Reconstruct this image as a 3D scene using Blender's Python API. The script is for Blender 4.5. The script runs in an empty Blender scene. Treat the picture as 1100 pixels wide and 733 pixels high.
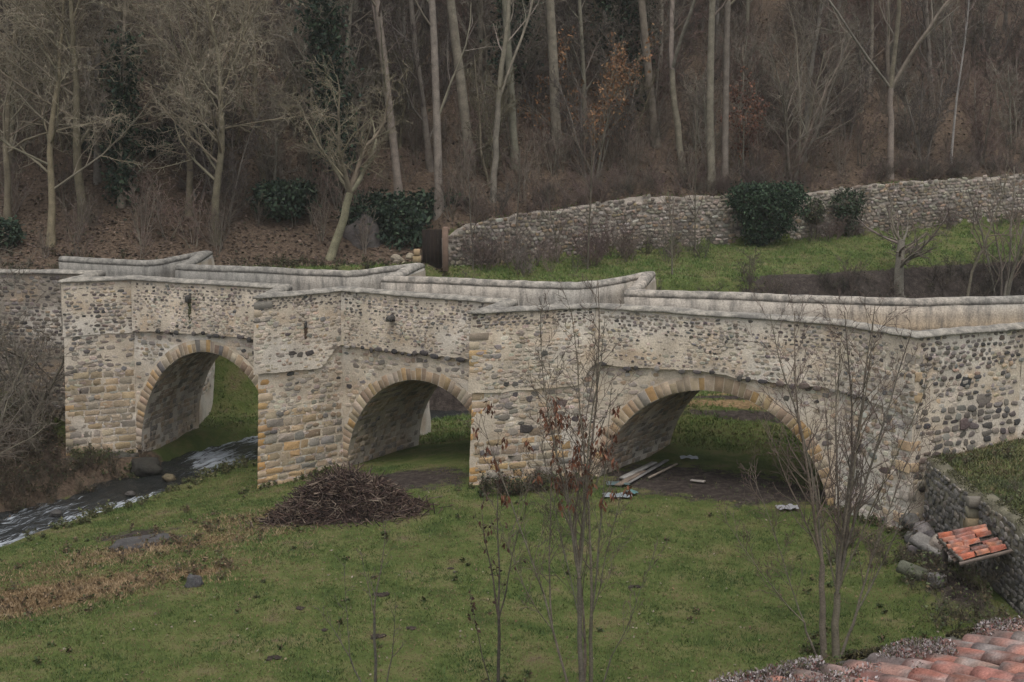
import bpy, math, random
import numpy as np
from mathutils import Vector, noise as mnoise

R = math.radians
random.seed(7)
C = bpy.context.scene.collection
scene = bpy.context.scene

# ------------------------------------------------------------------ camera
FPX, PITCH, CAMH = 1400.0, R(8.95), 10.0
cam_d = bpy.data.cameras.new('camera')
cam = bpy.data.objects.new('camera', cam_d)
C.objects.link(cam)
cam.location = (0, 0, CAMH)
cam.rotation_euler = (R(90) - PITCH, 0, 0)
cam_d.sensor_width = 36
cam_d.lens = 36 * FPX / 1100
cam_d.clip_end = 2000
scene.camera = cam


def ray(u, v):
    x = (u - 550) / FPX
    y = -(v - 366.5) / FPX
    return (x, math.cos(PITCH) + math.sin(PITCH) * y, -math.sin(PITCH) + math.cos(PITCH) * y)


def at(u, v, z=0.0):
    d = ray(u, v)
    t = (z - CAMH) / d[2]
    return (d[0] * t, d[1] * t, z)


def at_y(u, v, Y):
    d = ray(u, v)
    t = Y / d[1]
    return (d[0] * t, Y, CAMH + d[2] * t)


# ------------------------------------------------------------------ mesh building
class MB:
    def __init__(self):
        self.v = []; self.f = []; self.c = []

    def add(self, verts, faces, col):
        o = len(self.v)
        self.v.extend(verts)
        self.f.extend([tuple(i + o for i in f) for f in faces])
        if isinstance(col, list):
            self.c.extend(col)
        else:
            self.c.extend([col] * len(verts))

    def build(self, name, mat, parent=None, smooth=False):
        me = bpy.data.meshes.new(name)
        nv = len(self.v)
        me.vertices.add(nv)
        me.vertices.foreach_set('co', np.array(self.v, dtype=np.float32).ravel())
        tot = np.array([len(f) for f in self.f], dtype=np.int32)
        idx = np.fromiter((i for f in self.f for i in f), dtype=np.int32)
        return finish(me, name, idx, tot, np.array(self.c, dtype=np.float32), mat, parent, smooth)


def finish(me, name, idx, tot, cols, mat, parent, smooth):
    me.loops.add(len(idx))
    me.loops.foreach_set('vertex_index', idx)
    me.polygons.add(len(tot))
    start = np.zeros(len(tot), dtype=np.int32)
    start[1:] = np.cumsum(tot)[:-1]
    me.polygons.foreach_set('loop_start', start)
    me.polygons.foreach_set('loop_total', tot)
    if smooth:
        me.polygons.foreach_set('use_smooth', np.ones(len(tot), dtype=bool))
    if cols is not None and len(cols):
        a = me.attributes.new('Col', 'FLOAT_COLOR', 'POINT')
        c4 = np.ones((len(cols), 4), dtype=np.float32)
        c4[:, :3] = cols[:, :3]
        a.data.foreach_set('color', c4.ravel())
    me.update(calc_edges=True)
    me.validate()
    o = bpy.data.objects.new(name, me)
    C.objects.link(o)
    me.materials.append(mat)
    if parent is not None:
        o.parent = parent
    return o


def build_np(name, V, F, cols, mat, parent=None, smooth=False):
    """V (n,3), F (m,k)"""
    me = bpy.data.meshes.new(name)
    me.vertices.add(len(V))
    me.vertices.foreach_set('co', V.astype(np.float32).ravel())
    tot = np.full(len(F), F.shape[1], dtype=np.int32)
    return finish(me, name, F.astype(np.int32).ravel(), tot, cols, mat, parent, smooth)


def tag(o, label=None, cat=None, group=None, kind=None):
    if label: o['label'] = label
    if cat: o['category'] = cat
    if group: o['group'] = group
    if kind: o['kind'] = kind
    return o


def empty(name, loc=(0, 0, 0), rz=0.0):
    o = bpy.data.objects.new(name, None)
    C.objects.link(o)
    o.location = loc
    o.rotation_euler = (0, 0, rz)
    o.empty_display_size = 0.3
    return o


def copy_tree(o, parent=None):
    c = o.copy(); C.objects.link(c); c.parent = parent
    for ch in list(o.children):
        copy_tree(ch, c)
    return c


def rnd(a, b): return random.uniform(a, b)
def jit(c, s=0.15, h=0.03):
    k = 1 + rnd(-s, s)
    return tuple(max(0.004, x * k * (1 + rnd(-h, h))) for x in c)
def lerp(a, b, t): return a + (b - a) * t
def sst(a, b, x):
    t = min(1.0, max(0.0, (x - a) / (b - a))); return t * t * (3 - 2 * t)
def mixc(a, b, t): return tuple(lerp(x, y, t) for x, y in zip(a, b))
def nz(x, y, z=0.0): return mnoise.noise(Vector((x, y, z)))
def interp(x, pts):
    if x <= pts[0][0]: return pts[0][1]
    for (a, b), (c, d) in zip(pts, pts[1:]):
        if x <= c: return lerp(b, d, (x - a) / (c - a))
    return pts[-1][1]


# ------------------------------------------------------------------ materials
def mat_new(name):
    m = bpy.data.materials.new(name)
    m.use_nodes = True
    nt = m.node_tree
    b = nt.nodes['Principled BSDF']
    b.inputs['Roughness'].default_value = 0.9
    b.inputs['Specular IOR Level'].default_value = 0.25
    return m, nt, b


def nnode(nt, t, **kw):
    n = nt.nodes.new(t)
    for k, v in kw.items():
        if hasattr(n, k): setattr(n, k, v)
        else: n.inputs[k].default_value = v
    return n


def mat_attr(name, n_scale=6.0, n_amt=0.35, bump=0.3, bscale=25.0, rough=0.92, fine=40.0, fine_amt=0.2, trans=None, bdist=0.03):
    """albedo from the Col attribute, broken up by two object-space noises, plus bump"""
    m, nt, b = mat_new(name)
    L = nt.links.new
    at_ = nnode(nt, 'ShaderNodeAttribute', attribute_name='Col')
    tc = nnode(nt, 'ShaderNodeTexCoord')
    last = at_.outputs['Color']
    for sc, am in ((n_scale, n_amt), (fine, fine_amt)):
        if am <= 0: continue
        no = nnode(nt, 'ShaderNodeTexNoise'); no.inputs['Scale'].default_value = sc; no.inputs['Detail'].default_value = 3
        L(tc.outputs['Object'], no.inputs['Vector'])
        mr = nnode(nt, 'ShaderNodeMapRange')
        mr.inputs['From Min'].default_value = 0.28; mr.inputs['From Max'].default_value = 0.72
        mr.inputs['To Min'].default_value = 1 - am; mr.inputs['To Max'].default_value = 1 + am
        L(no.outputs['Fac'], mr.inputs['Value'])
        mx = nnode(nt, 'ShaderNodeVectorMath', operation='SCALE')
        L(last, mx.inputs[0]); L(mr.outputs['Result'], mx.inputs['Scale'])
        last = mx.outputs['Vector']
    L(last, b.inputs['Base Color'])
    b.inputs['Roughness'].default_value = rough
    if bump > 0:
        no = nnode(nt, 'ShaderNodeTexNoise'); no.inputs['Scale'].default_value = bscale; no.inputs['Detail'].default_value = 3
        L(tc.outputs['Object'], no.inputs['Vector'])
        bp = nnode(nt, 'ShaderNodeBump'); bp.inputs['Strength'].default_value = bump; bp.inputs['Distance'].default_value = bdist
        L(no.outputs['Fac'], bp.inputs['Height']); L(bp.outputs['Normal'], b.inputs['Normal'])
    if trans:
        b.inputs['Subsurface Weight'].default_value = 0.0
    return m


def mat_stained(name, stain=(0.10, 0.095, 0.085), lo=0.42, hi=0.62, drip=True):
    """pale lime render with dark weather stains that run down, and lichen specks"""
    m, nt, b = mat_new(name)
    L = nt.links.new
    at_ = nnode(nt, 'ShaderNodeAttribute', attribute_name='Col')
    tc = nnode(nt, 'ShaderNodeTexCoord')
    mp = nnode(nt, 'ShaderNodeMapping'); mp.inputs['Scale'].default_value = (2.2, 2.2, 0.55 if drip else 2.2)
    L(tc.outputs['Object'], mp.inputs['Vector'])
    n1 = nnode(nt, 'ShaderNodeTexNoise'); n1.inputs['Scale'].default_value = 1.6; n1.inputs['Detail'].default_value = 5; n1.inputs['Roughness'].default_value = 0.68
    L(mp.outputs['Vector'], n1.inputs['Vector'])
    mr = nnode(nt, 'ShaderNodeMapRange'); mr.inputs['From Min'].default_value = lo; mr.inputs['From Max'].default_value = hi
    mr.inputs['To Min'].default_value = 0; mr.inputs['To Max'].default_value = 0.8
    L(n1.outputs['Fac'], mr.inputs['Value'])
    mix = nnode(nt, 'ShaderNodeMix', data_type='RGBA')
    L(mr.outputs['Result'], mix.inputs['Factor']); L(at_.outputs['Color'], mix.inputs['A']); mix.inputs['B'].default_value = (*stain, 1)
    n2 = nnode(nt, 'ShaderNodeTexNoise'); n2.inputs['Scale'].default_value = 22; n2.inputs['Detail'].default_value = 6
    L(tc.outputs['Object'], n2.inputs['Vector'])
    mr2 = nnode(nt, 'ShaderNodeMapRange'); mr2.inputs['From Min'].default_value = 0.3; mr2.inputs['From Max'].default_value = 0.7
    mr2.inputs['To Min'].default_value = 0.72; mr2.inputs['To Max'].default_value = 1.25
    L(n2.outputs['Fac'], mr2.inputs['Value'])
    sc = nnode(nt, 'ShaderNodeVectorMath', operation='SCALE')
    L(mix.outputs['Result'], sc.inputs[0]); L(mr2.outputs['Result'], sc.inputs['Scale'])
    L(sc.outputs['Vector'], b.inputs['Base Color'])
    bp = nnode(nt, 'ShaderNodeBump'); bp.inputs['Strength'].default_value = 0.35; bp.inputs['Distance'].default_value = 0.03
    L(n2.outputs['Fac'], bp.inputs['Height']); L(bp.outputs['Normal'], b.inputs['Normal'])
    return m


M_wall = mat_attr('rubble_masonry', 1.3, 0.22, 0.5, 18, 0.95, 26, 0.22)
M_block = mat_attr('cut_stone', 5, 0.16, 0.4, 30, 0.93, 45, 0.18)
M_render = mat_stained('weathered_render', lo=0.44, hi=0.68)
M_cap = mat_stained('stained_coping', lo=0.36, hi=0.60, drip=False)
M_bark = mat_attr('bark', 3, 0.3, 0.6, 22, 0.95, 30, 0.3)
M_twig = mat_attr('twigs', 2, 0.25, 0, rough=0.95, fine=0, fine_amt=0)
M_leaf = mat_attr('leaf', 2, 0.25, 0, rough=0.75, fine=0, fine_amt=0)
M_dead = mat_attr('dead_leaf', 2, 0.25, 0, rough=0.9, fine=0, fine_amt=0)
M_rock = mat_attr('rock', 2.5, 0.35, 0.7, 9, 0.9, 30, 0.3, bdist=0.06)
M_tile = mat_attr('clay_tile', 7, 0.38, 0.35, 60, 0.9, 70, 0.3, bdist=0.01)
M_wood = mat_attr('old_wood', 4, 0.3, 0.4, 40, 0.9, 40, 0.2)
M_sheet = mat_attr('plastic_sheet', 4, 0.1, 0, rough=0.4, fine=0, fine_amt=0)
M_iron = mat_attr('rusty_iron', 8, 0.3, 0.3, 40, 0.8)
M_road = mat_attr('road_surface', 2, 0.2, 0.4, 40, 0.95)

# ------------------------------------------------------------------ the lie of the land
ZT = 5.1          # parapet top
ZR = 4.2          # road
NEAR = [('w', -34, 50.5), ('v', -15.4, 47.6), ('n', -15.6, 44.9), ('v', -13.45, 45.8), ('v', -7.75, 43.15), ('n', -8.0, 40.6),
        ('v', -5.6, 42.35), ('v', -0.28, 39.2), ('n', -1.12, 37.03), ('v', 2.48, 38.25), ('v', 8.9, 34.75), ('n', 10.18, 32.4),
        ('e', 13.5, 34.03), ('e', 34, 41.5)]
FAR = [('w', -18.2, 52.9), ('v', -14.4, 51.3), ('n', -12.5, 54.3), ('v', -12.5, 49.8), ('v', -5.95, 47.3), ('n', -3.3, 49.0),
       ('v', -4.15, 45.55), ('v', 2.15, 43.45), ('n', 5.05, 45.8), ('v', 4.0, 41.55), ('v', 11.05, 39.4), ('e', 12.28, 39.18),
       ('e', 15.8, 39.87), ('e', 34, 46.5)]
NP = [(p[1], p[2]) for p in NEAR]
FP = [(p[1], p[2]) for p in FAR]
ynear = [(-34, 50.5), (-15.4, 47.6), (-13.45, 45.8), (-7.75, 43.15), (-5.6, 42.35), (-.28, 39.2), (2.48, 38.25), (8.9, 34.75), (10.18, 33.4), (13.5, 34.03), (34, 41.5)]
yfar = [(-34, 55.5), (-18.2, 52.9), (-14.4, 51.3), (-12.5, 49.8), (-5.95, 47.3), (-4.15, 45.55), (2.15, 43.45), (4, 41.55), (9.98, 39.6), (12.28, 39.18), (34, 46.5)]
RIV = [(-32, 16), (-20.5, 28.5), (-15.15, 37.7), (-13.5, 40.6), (-11.6, 44.5), (-9.8, 47.6), (-7.0, 51.7), (-2.9, 54.7), (4, 55.6), (12, 57.4), (25, 62.0), (45, 70)]
WZ = -1.78
YT = [(-80, 49), (-34, 56), (-18, 54.3), (-12, 56.3), (-6, 57.5), (-2, 59)]       # foot of the hill, left
YE = [(-4, 58.5), (4, 58.6), (13, 61.5), (27, 68.5), (60, 84)]                    # edge of the field, right
WALL = [(475, 287, 4.0, 245), (560, 281, 4.05, 231), (640, 273, 4.1, 219), (700, 268, 4.2, 210), (770, 264, 4.3, 211), (830, 261, 4.4, 212), (950, 250, 4.8, 197), (1100, 236, 5.3, 188)]
WP = []
for u, vb, z, vt in WALL:
    p = at(u, vb, z)
    WP.append((p[0], p[1], z, at_y(u, vt, p[1])[2]))
WP.append((62, 98, 6.3, 9.2))
YW = [(p[0], p[1]) for p in WP]
ZW = [(p[0], p[3]) for p in WP]


def river_d(x, y):
    best = 1e9; sd = 0
    for (ax, ay), (bx, by) in zip(RIV, RIV[1:]):
        dx, dy = bx - ax, by - ay
        t = ((x - ax) * dx + (y - ay) * dy) / (dx * dx + dy * dy)
        t = min(1, max(0, t))
        px, py = x - ax - t * dx, y - ay - t * dy
        d = math.hypot(px, py)
        if d < best:
            best = d; sd = 1 if dx * py - dy * px < 0 else -1
    return best * sd     # + on the meadow side (right of the upstream direction)


def h(x, y, fine=True):
    d = river_d(x, y)
    n1 = nz(x * 0.12, y * 0.12, 3.1); n2 = nz(x * 0.45, y * 0.45, 9.2); n3 = nz(x * 1.6, y * 1.6, 4.4)
    wob = 0.35 * nz(x * 0.5, y * 0.5, 1.7)
    if d > 0:
        z = -2.25 + 0.80 * sst(0.8, 1.8, d + wob) + 0.40 * sst(1.6, 6.5, d) + 0.95 * sst(4.5, 12.5, d)
        z += 0.10 * n1 + 0.06 * n2 + 0.025 * n3
        z += 1.1 * sst(39.5, 46, y) * sst(2, 5, x) * sst(1.6, 5, d)
    else:
        z = -2.25 + 0.85 * sst(1.15, 2.3, -d + wob) + 1.7 * sst(3.6, 11, -d)
        z += 0.25 * n1 + 0.15 * n2 + 0.06 * n3
        z += 0.8 * sst(-14, -20, x) * sst(38, 46, y)
    # hill on the left bank
    yt = interp(x, YT)
    if y > yt - 5:
        lo = z
        hill = 4.3 + 0.52 * max(0, y - yt - 1.5) - 0.0016 * max(0, y - yt - 20) ** 2 * (1 if y < yt + 110 else 0)
        if y > yt + 110: hill = 4.3 + 0.52 * 108.5 - 0.0016 * 90 ** 2 + 0.2 * (y - yt - 110)
        hill += (0.5 * n1 + 0.22 * n2) * sst(0, 6, y - yt)
        zl = lerp(lo, hill, sst(yt - 3.8, yt, y))
    else:
        zl = z
    # field and wall on the right
    ye = interp(x, YE)
    if y > ye - 7:
        yw = interp(x, YW); zw = interp(x, ZW)
        base = 3.55 + 0.65 * sst(ye, yw, y) + max(0, x) * 0.02 * sst(ye, yw, y)
        wb = interp(x, [(p[0], p[2]) for p in WP])
        base = lerp(3.5, wb, min(1, max(0, (y - ye) / max(0.5, yw - 0.6 - ye)))) + 0.07 * n2
        if y > yw:
            k = y - yw
            base = lerp(wb, zw - 0.12, sst(0.1, 0.45, k)) + 0.5 * max(0, k - 0.4) - 0.0016 * max(0, k - 20) ** 2 * (1 if k < 110 else 0)
            if k > 110: base = zw + 0.5 * 109.6 - 0.0016 * 90 ** 2 + 0.2 * (k - 110)
            base += (0.45 * n1 + 0.2 * n2) * sst(0, 5, k)
        zr = lerp(z, base, sst(ye - 4.5, ye, y))
    else:
        zr = z
    z = lerp(zl, zr, sst(-4.2, -2.9, x))
    # high ground held up by the garden walls at the right corner
    if x > 9.8 and 18 < y < 42:
        top = 1.65 + 0.05 * (y - 30) + 0.05 * (x - 11) + 0.12 * n2 + 0.05 * n3
        z = lerp(z, top, sst(10.78, 10.95, x) * sst(18, 22, y))
    # spoil in the corner below the wall
    z += 0.45 * math.exp(-((x - 9.6) ** 2 / 0.9 + (y - 27.5) ** 2 / 5.0))
    return z


def hit(u, v, y0=20, y1=150):
    d = ray(u, v)
    Y = y0
    while Y < y1:
        t = Y / d[1]
        if CAMH + d[2] * t < h(d[0] * t, Y): break
        Y += 0.25
    for _ in range(1):
        t = Y / d[1]
    return (d[0] * t, Y, h(d[0] * t, Y))


def gauss(x, y, cx, cy, rx, ry, a=0.0):
    ca, sa = math.cos(a), math.sin(a)
    X = (x - cx) * ca + (y - cy) * sa; Y = -(x - cx) * sa + (y - cy) * ca
    return math.exp(-((X / rx) ** 2 + (Y / ry) ** 2))


BR_A = math.atan2(-0.47, 1.0)


def masks(x, y):
    """(litter, bare soil, straw) 0..1 - what actually lies on the ground there"""
    d = river_d(x, y)
    yt = interp(x, YT); ye = interp(x, YE)
    hill_l = sst(yt - 0.3, yt + 1.6, y) if x < -3 else 0
    yw = interp(x, YW)
    hill_r = sst(yw, yw + 1, y) if x > -4 else 0
    litter = max(hill_l, hill_r)
    if d < 0 and y < yt - 1:
        litter = max(litter, 0.85 * sst(0.5, 2.0, -d) * (1 - sst(45, 47.5, y)))
    soil = sst(1.75, 1.1, abs(d))
    soil = max(soil, 1.15 * gauss(x, y, 5.7, 37.0, 3.6, 1.7, BR_A), 0.95 * gauss(x, y, -3.2, 38.3, 2.4, 1.7, BR_A))
    if x > 2.5 and y < ye + 0.3 and y > 50: soil = max(soil, sst(ye - 5.5, ye - 3.5, y) * sst(ye + 0.3, ye - 0.4, y) * sst(9, 13, x))
    soil = max(soil, 1.1 * gauss(x, y, 8.5, 43.4, 3.0, 0.45, -0.1), 1.1 * gauss(x, y, 8.6, 45.6, 3.2, 0.5, -0.05))
    soil = max(soil, 1.05 * gauss(x, y, -9.9, 33.9, 1.25, 1.1), 0.75 * gauss(x, y, -10.6, 35.4, 1.3, 0.8), 0.8 * gauss(x, y, 9.7, 27.5, 0.8, 2.4))
    straw = max(1.35 * gauss(x, y, -11.6, 29.1, 3.4, 1.3, 0.2), 0.8 * gauss(x, y, -7.6, 29.6, 0.9, 0.5, 0.3))
    straw = max(straw, 0.46 * gauss(x, y, -8.2, 33.2, 2.6, 1.2, 0.2), 0.44 * gauss(x, y, -10.8, 32.6, 2.5, 1.4, 0.4), 0.42 * gauss(x, y, -7.6, 35.2, 1.8, 1.2, 0.3))
    straw = max(straw, 1.1 * gauss(x, y, 8.4, 44.5, 3.2, 0.5, -0.1), 1.1 * gauss(x, y, 8.6, 47.2, 4, 0.9, 0))
    return min(1, litter), min(1, soil), min(1, straw)


# ------------------------------------------------------------------ ground
def mat_ground():
    m, nt, b = mat_new('ground_cover')
    L = nt.links.new
    at_ = nnode(nt, 'ShaderNodeAttribute', attribute_name='Col')
    sep = nnode(nt, 'ShaderNodeSeparateColor'); L(at_.outputs['Color'], sep.inputs['Color'])
    tc = nnode(nt, 'ShaderNodeTexCoord')

    def noise(scale, detail=6, rough=0.6):
        n = nnode(nt, 'ShaderNodeTexNoise'); n.inputs['Scale'].default_value = scale; n.inputs['Detail'].default_value = detail
        n.inputs['Roughness'].default_value = rough
        L(tc.outputs['Object'], n.inputs['Vector']); return n.outputs['Fac']

    def ramp(fac, stops):
        r = nnode(nt, 'ShaderNodeValToRGB')
        el = r.color_ramp.elements
        while len(el) > 2: el.remove(el[-1])
        for i, (p, c) in enumerate(stops):
            e = el[i] if i < 2 else el.new(p)
            e.position = p; e.color = (*c, 1)
        L(fac, r.inputs['Fac']); return r.outputs['Color']
    grass = ramp(noise(0.9, 5, 0.7), [(0.3, (0.042, 0.060, 0.018)), (0.48, (0.078, 0.100, 0.029)), (0.60, (0.118, 0.118, 0.047)), (0.72, (0.120, 0.088, 0.058))])
    lit = ramp(noise(7, 4, 0.75), [(0.3, (0.030, 0.023, 0.017)), (0.48, (0.092, 0.066, 0.047)), (0.6, (0.138, 0.100, 0.072)), (0.74, (0.055, 0.062, 0.030))])
    soil = ramp(noise(5, 4, 0.7), [(0.3, (0.022, 0.018, 0.016)), (0.5, (0.045, 0.036, 0.031)), (0.7, (0.085, 0.070, 0.060))])
    straw = ramp(noise(9, 3, 0.75), [(0.3, (0.085, 0.060, 0.032)), (0.5, (0.20, 0.135, 0.070)), (0.68, (0.28, 0.20, 0.11))])
    edge = noise(1.7, 5, 0.75)

    def thr(mask):
        a = nnode(nt, 'ShaderNodeMath', operation='ADD'); L(mask, a.inputs[0])
        s = nnode(nt, 'ShaderNodeMath', operation='SUBTRACT'); L(edge, s.inputs[0]); s.inputs[1].default_value = 0.5
        k = nnode(nt, 'ShaderNodeMath', operation='MULTIPLY'); L(s.outputs[0], k.inputs[0]); k.inputs[1].default_value = 1.6
        L(k.outputs[0], a.inputs[1])
        r = nnode(nt, 'ShaderNodeMapRange', interpolation_type='SMOOTHSTEP'); r.inputs['From Min'].default_value = 0.35; r.inputs['From Max'].default_value = 0.6
        L(a.outputs[0], r.inputs['Value']); return r.outputs['Result']
    last = grass
    for mask, col in ((sep.outputs['Red'], lit), (sep.outputs['Blue'], straw), (sep.outputs['Green'], soil)):
        mx = nnode(nt, 'ShaderNodeMix', data_type='RGBA')
        L(thr(mask), mx.inputs['Factor']); L(last, mx.inputs['A']); L(col, mx.inputs['B'])
        last = mx.outputs['Result']
    L(last, b.inputs['Base Color'])
    b.inputs['Roughness'].default_value = 1.0
    b.inputs['Specular IOR Level'].default_value = 0.1
    bp = nnode(nt, 'ShaderNodeBump'); bp.inputs['Strength'].default_value = 0.8; bp.inputs['Distance'].default_value = 0.08
    L(noise(14, 4, 0.7), bp.inputs['Height']); L(bp.outputs['Normal'], b.inputs['Normal'])
    return m


def axis(parts):
    out = []
    for a, b, s in parts:
        n = max(1, round((b - a) / s))
        out += [a + (b - a) * i / n for i in range(n)]
    return out + [parts[-1][1]]


xs = axis([(-150, -60, 6), (-60, -24, 1.2), (-24, 18, 0.22), (18, 36, 0.6), (36, 150, 6)])
ys = axis([(-10, 16, 2), (16, 62, 0.22), (62, 84, 0.5), (84, 130, 2), (130, 330, 10)])
GV = []; GC = []
for y in ys:
    for x in xs:
        GV.append((x, y, h(x, y))); GC.append(masks(x, y))
nx = len(xs)
ii = np.arange(nx - 1)[None, :] + nx * np.arange(len(ys) - 1)[:, None]
ii = ii.ravel()
GF = np.stack([ii, ii + 1, ii + 1 + nx, ii + nx], 1)
ground = build_np('ground', np.array(GV), GF, np.array(GC), mat_ground(), smooth=True)
tag(ground, kind='structure')


# ------------------------------------------------------------------ river
def mat_water():
    m, nt, b = mat_new('river_water')
    L = nt.links.new
    tc = nnode(nt, 'ShaderNodeTexCoord')
    uv = nnode(nt, 'ShaderNodeAttribute', attribute_name='Col')   # (across, along, foam)
    sep = nnode(nt, 'ShaderNodeSeparateColor'); L(uv.outputs['Color'], sep.inputs['Color'])
    cmb = nnode(nt, 'ShaderNodeCombineXYZ')
    L(sep.outputs['Red'], cmb.inputs['X']); L(sep.outputs['Green'], cmb.inputs['Y'])
    mp = nnode(nt, 'ShaderNodeMapping'); mp.inputs['Scale'].default_value = (52, 42, 1)
    L(cmb.outputs['Vector'], mp.inputs['Vector'])
    n = nnode(nt, 'ShaderNodeTexNoise'); n.inputs['Scale'].default_value = 1.0; n.inputs['Detail'].default_value = 8; n.inputs['Roughness'].default_value = 0.68
    n.inputs['Distortion'].default_value = 1.2
    L(mp.outputs['Vector'], n.inputs['Vector'])
    a = nnode(nt, 'ShaderNodeMath', operation='ADD'); L(n.outputs['Fac'], a.inputs[0]); L(sep.outputs['Blue'], a.inputs[1])
    mr = nnode(nt, 'ShaderNodeMapRange', interpolation_type='SMOOTHSTEP'); mr.inputs['From Min'].default_value = 0.74; mr.inputs['From Max'].default_value = 1.02
    L(a.outputs[0], mr.inputs['Value'])
    mix = nnode(nt, 'ShaderNodeMix', data_type='RGBA'); mix.inputs['A'].default_value = (0.016, 0.018, 0.018, 1); mix.inputs['B'].default_value = (0.46, 0.50, 0.54, 1)
    L(mr.outputs['Result'], mix.inputs['Factor']); L(mix.outputs['Result'], b.inputs['Base Color'])
    r = nnode(nt, 'ShaderNodeMapRange'); r.inputs['To Min'].default_value = 0.12; r.inputs['To Max'].default_value = 0.8
    L(mr.outputs['Result'], r.inputs['Value']); L(r.outputs['Result'], b.inputs['Roughness'])
    b.inputs['Specular IOR Level'].default_value = 0.5
    bp = nnode(nt, 'ShaderNodeBump'); bp.inputs['Strength'].default_value = 0.8; bp.inputs['Distance'].default_value = 0.12
    L(n.outputs['Fac'], bp.inputs['Height']); L(bp.outputs['Normal'], b.inputs['Normal'])
    return m


mb = MB()
pts = []
for (ax, ay), (bx, by) in zip(RIV, RIV[1:]):
    n = max(2, int(math.hypot(bx - ax, by - ay) / 0.15))
    pts += [(lerp(ax, bx, i / n), lerp(ay, by, i / n)) for i in range(n)]
NA = 24
V, Fq, Cc = [], [], []
al = 0.0
for i, (x, y) in enumerate(pts):
    a = pts[max(0, i - 6)]; bq = pts[min(len(pts) - 1, i + 6)]
    tx, ty = bq[0] - a[0], bq[1] - a[1]; l = math.hypot(tx, ty); tx, ty = tx / l, ty / l
    if i: al += math.hypot(x - pts[i - 1][0], y - pts[i - 1][1])
    for k in range(NA):
        s = lerp(-2.3, 2.3, k / (NA - 1))
        px, py = x + ty * s, y - tx * s
        w = nz(px * 2.2, py * 2.2, 0) * 0.08 + nz(px * 5, py * 5, 5) * 0.045
        V.append((px, py, WZ + w + 0.12 * sst(42, 54, py)))
        # rapids below and under the first arch, on the right-hand side downstream
        foam = 0.44 * gauss(px, py, -10.6, 46.4, 1.6, 3.4, 0.4) + 0.42 * sst(-0.4, 0.9, s) * (1 - sst(41, 44, py)) * sst(32, 36, py) + 0.27 * sst(48, 50, py) * (1 - sst(52, 54, py))
        foam = max(foam, 0.26 * (1 - sst(40, 44, py))) if py < 44 else foam
        Cc.append((s * 0.1 + 0.5, al * 0.02, min(0.6, foam)))
        if i and k:
            q = i * NA + k
            Fq.append((q - NA - 1, q - NA, q, q - 1))
river = build_np('river', np.array(V), np.array(Fq), np.array(Cc), mat_water(), smooth=True)
tag(river, kind='structure')

# ------------------------------------------------------------------ masonry tools
MORTAR = (0.50, 0.425, 0.33)
MORTAR_W = (0.56, 0.505, 0.43)
DARK = [(0.072, 0.066, 0.062), (0.10, 0.088, 0.082), (0.06, 0.055, 0.054), (0.125, 0.10, 0.085)]
GREY = [(0.20, 0.185, 0.165), (0.16, 0.15, 0.14), (0.24, 0.21, 0.18)]
TAN = [(0.33, 0.245, 0.165), (0.38, 0.28, 0.19), (0.28, 0.21, 0.145), (0.36, 0.29, 0.21)]
OCHRE = [(0.42, 0.27, 0.125), (0.38, 0.245, 0.115), (0.45, 0.305, 0.16), (0.37, 0.26, 0.15), (0.33, 0.26, 0.17)]
FAINT = [(0.43, 0.365, 0.29), (0.39, 0.335, 0.27), (0.50, 0.44, 0.365), (0.36, 0.30, 0.24), (0.41, 0.33, 0.245), (0.33, 0.295, 0.25)]
BLOCK = [(0.33, 0.245, 0.145), (0.29, 0.22, 0.14), (0.36, 0.27, 0.17), (0.26, 0.215, 0.16), (0.23, 0.20, 0.165), (0.38, 0.31, 0.22)]


class Wall:
    """outward-facing masonry face along a plan polyline, battered below the ledge"""
    def __init__(self, pts, side):
        self.p = pts
        self.m = []
        ns = []
        for (ax, ay), (bx, by) in zip(pts, pts[1:]):
            dx, dy = bx - ax, by - ay; l = math.hypot(dx, dy)
            ns.append((dy / l * side, -dx / l * side))
        self.n = ns
        for i in range(len(pts)):
            a = ns[max(0, i - 1)]; b = ns[min(len(ns) - 1, i)]
            k = 1 + a[0] * b[0] + a[1] * b[1]
            self.m.append(((a[0] + b[0]) / k, (a[1] + b[1]) / k))

    def length(self, i):
        (ax, ay), (bx, by) = self.p[i], self.p[i + 1]
        return math.hypot(bx - ax, by - ay)

    def batter(self, z):
        return 0.022 * max(0.0, 3.3 - z)

    def S(self, i, s, z, off=0.0):
        """s in metres along segment i"""
        o = self.batter(z) + off
        t = s / self.length(i)
        ax = self.p[i][0] + self.m[i][0] * o; ay = self.p[i][1] + self.m[i][1] * o
        bx = self.p[i + 1][0] + self.m[i + 1][0] * o; by = self.p[i + 1][1] + self.m[i + 1][1] * o
        return (lerp(ax, bx, t), lerp(ay, by, t), z)


NW = Wall(NP, 1)
FW = Wall(FP, -1)


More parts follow.
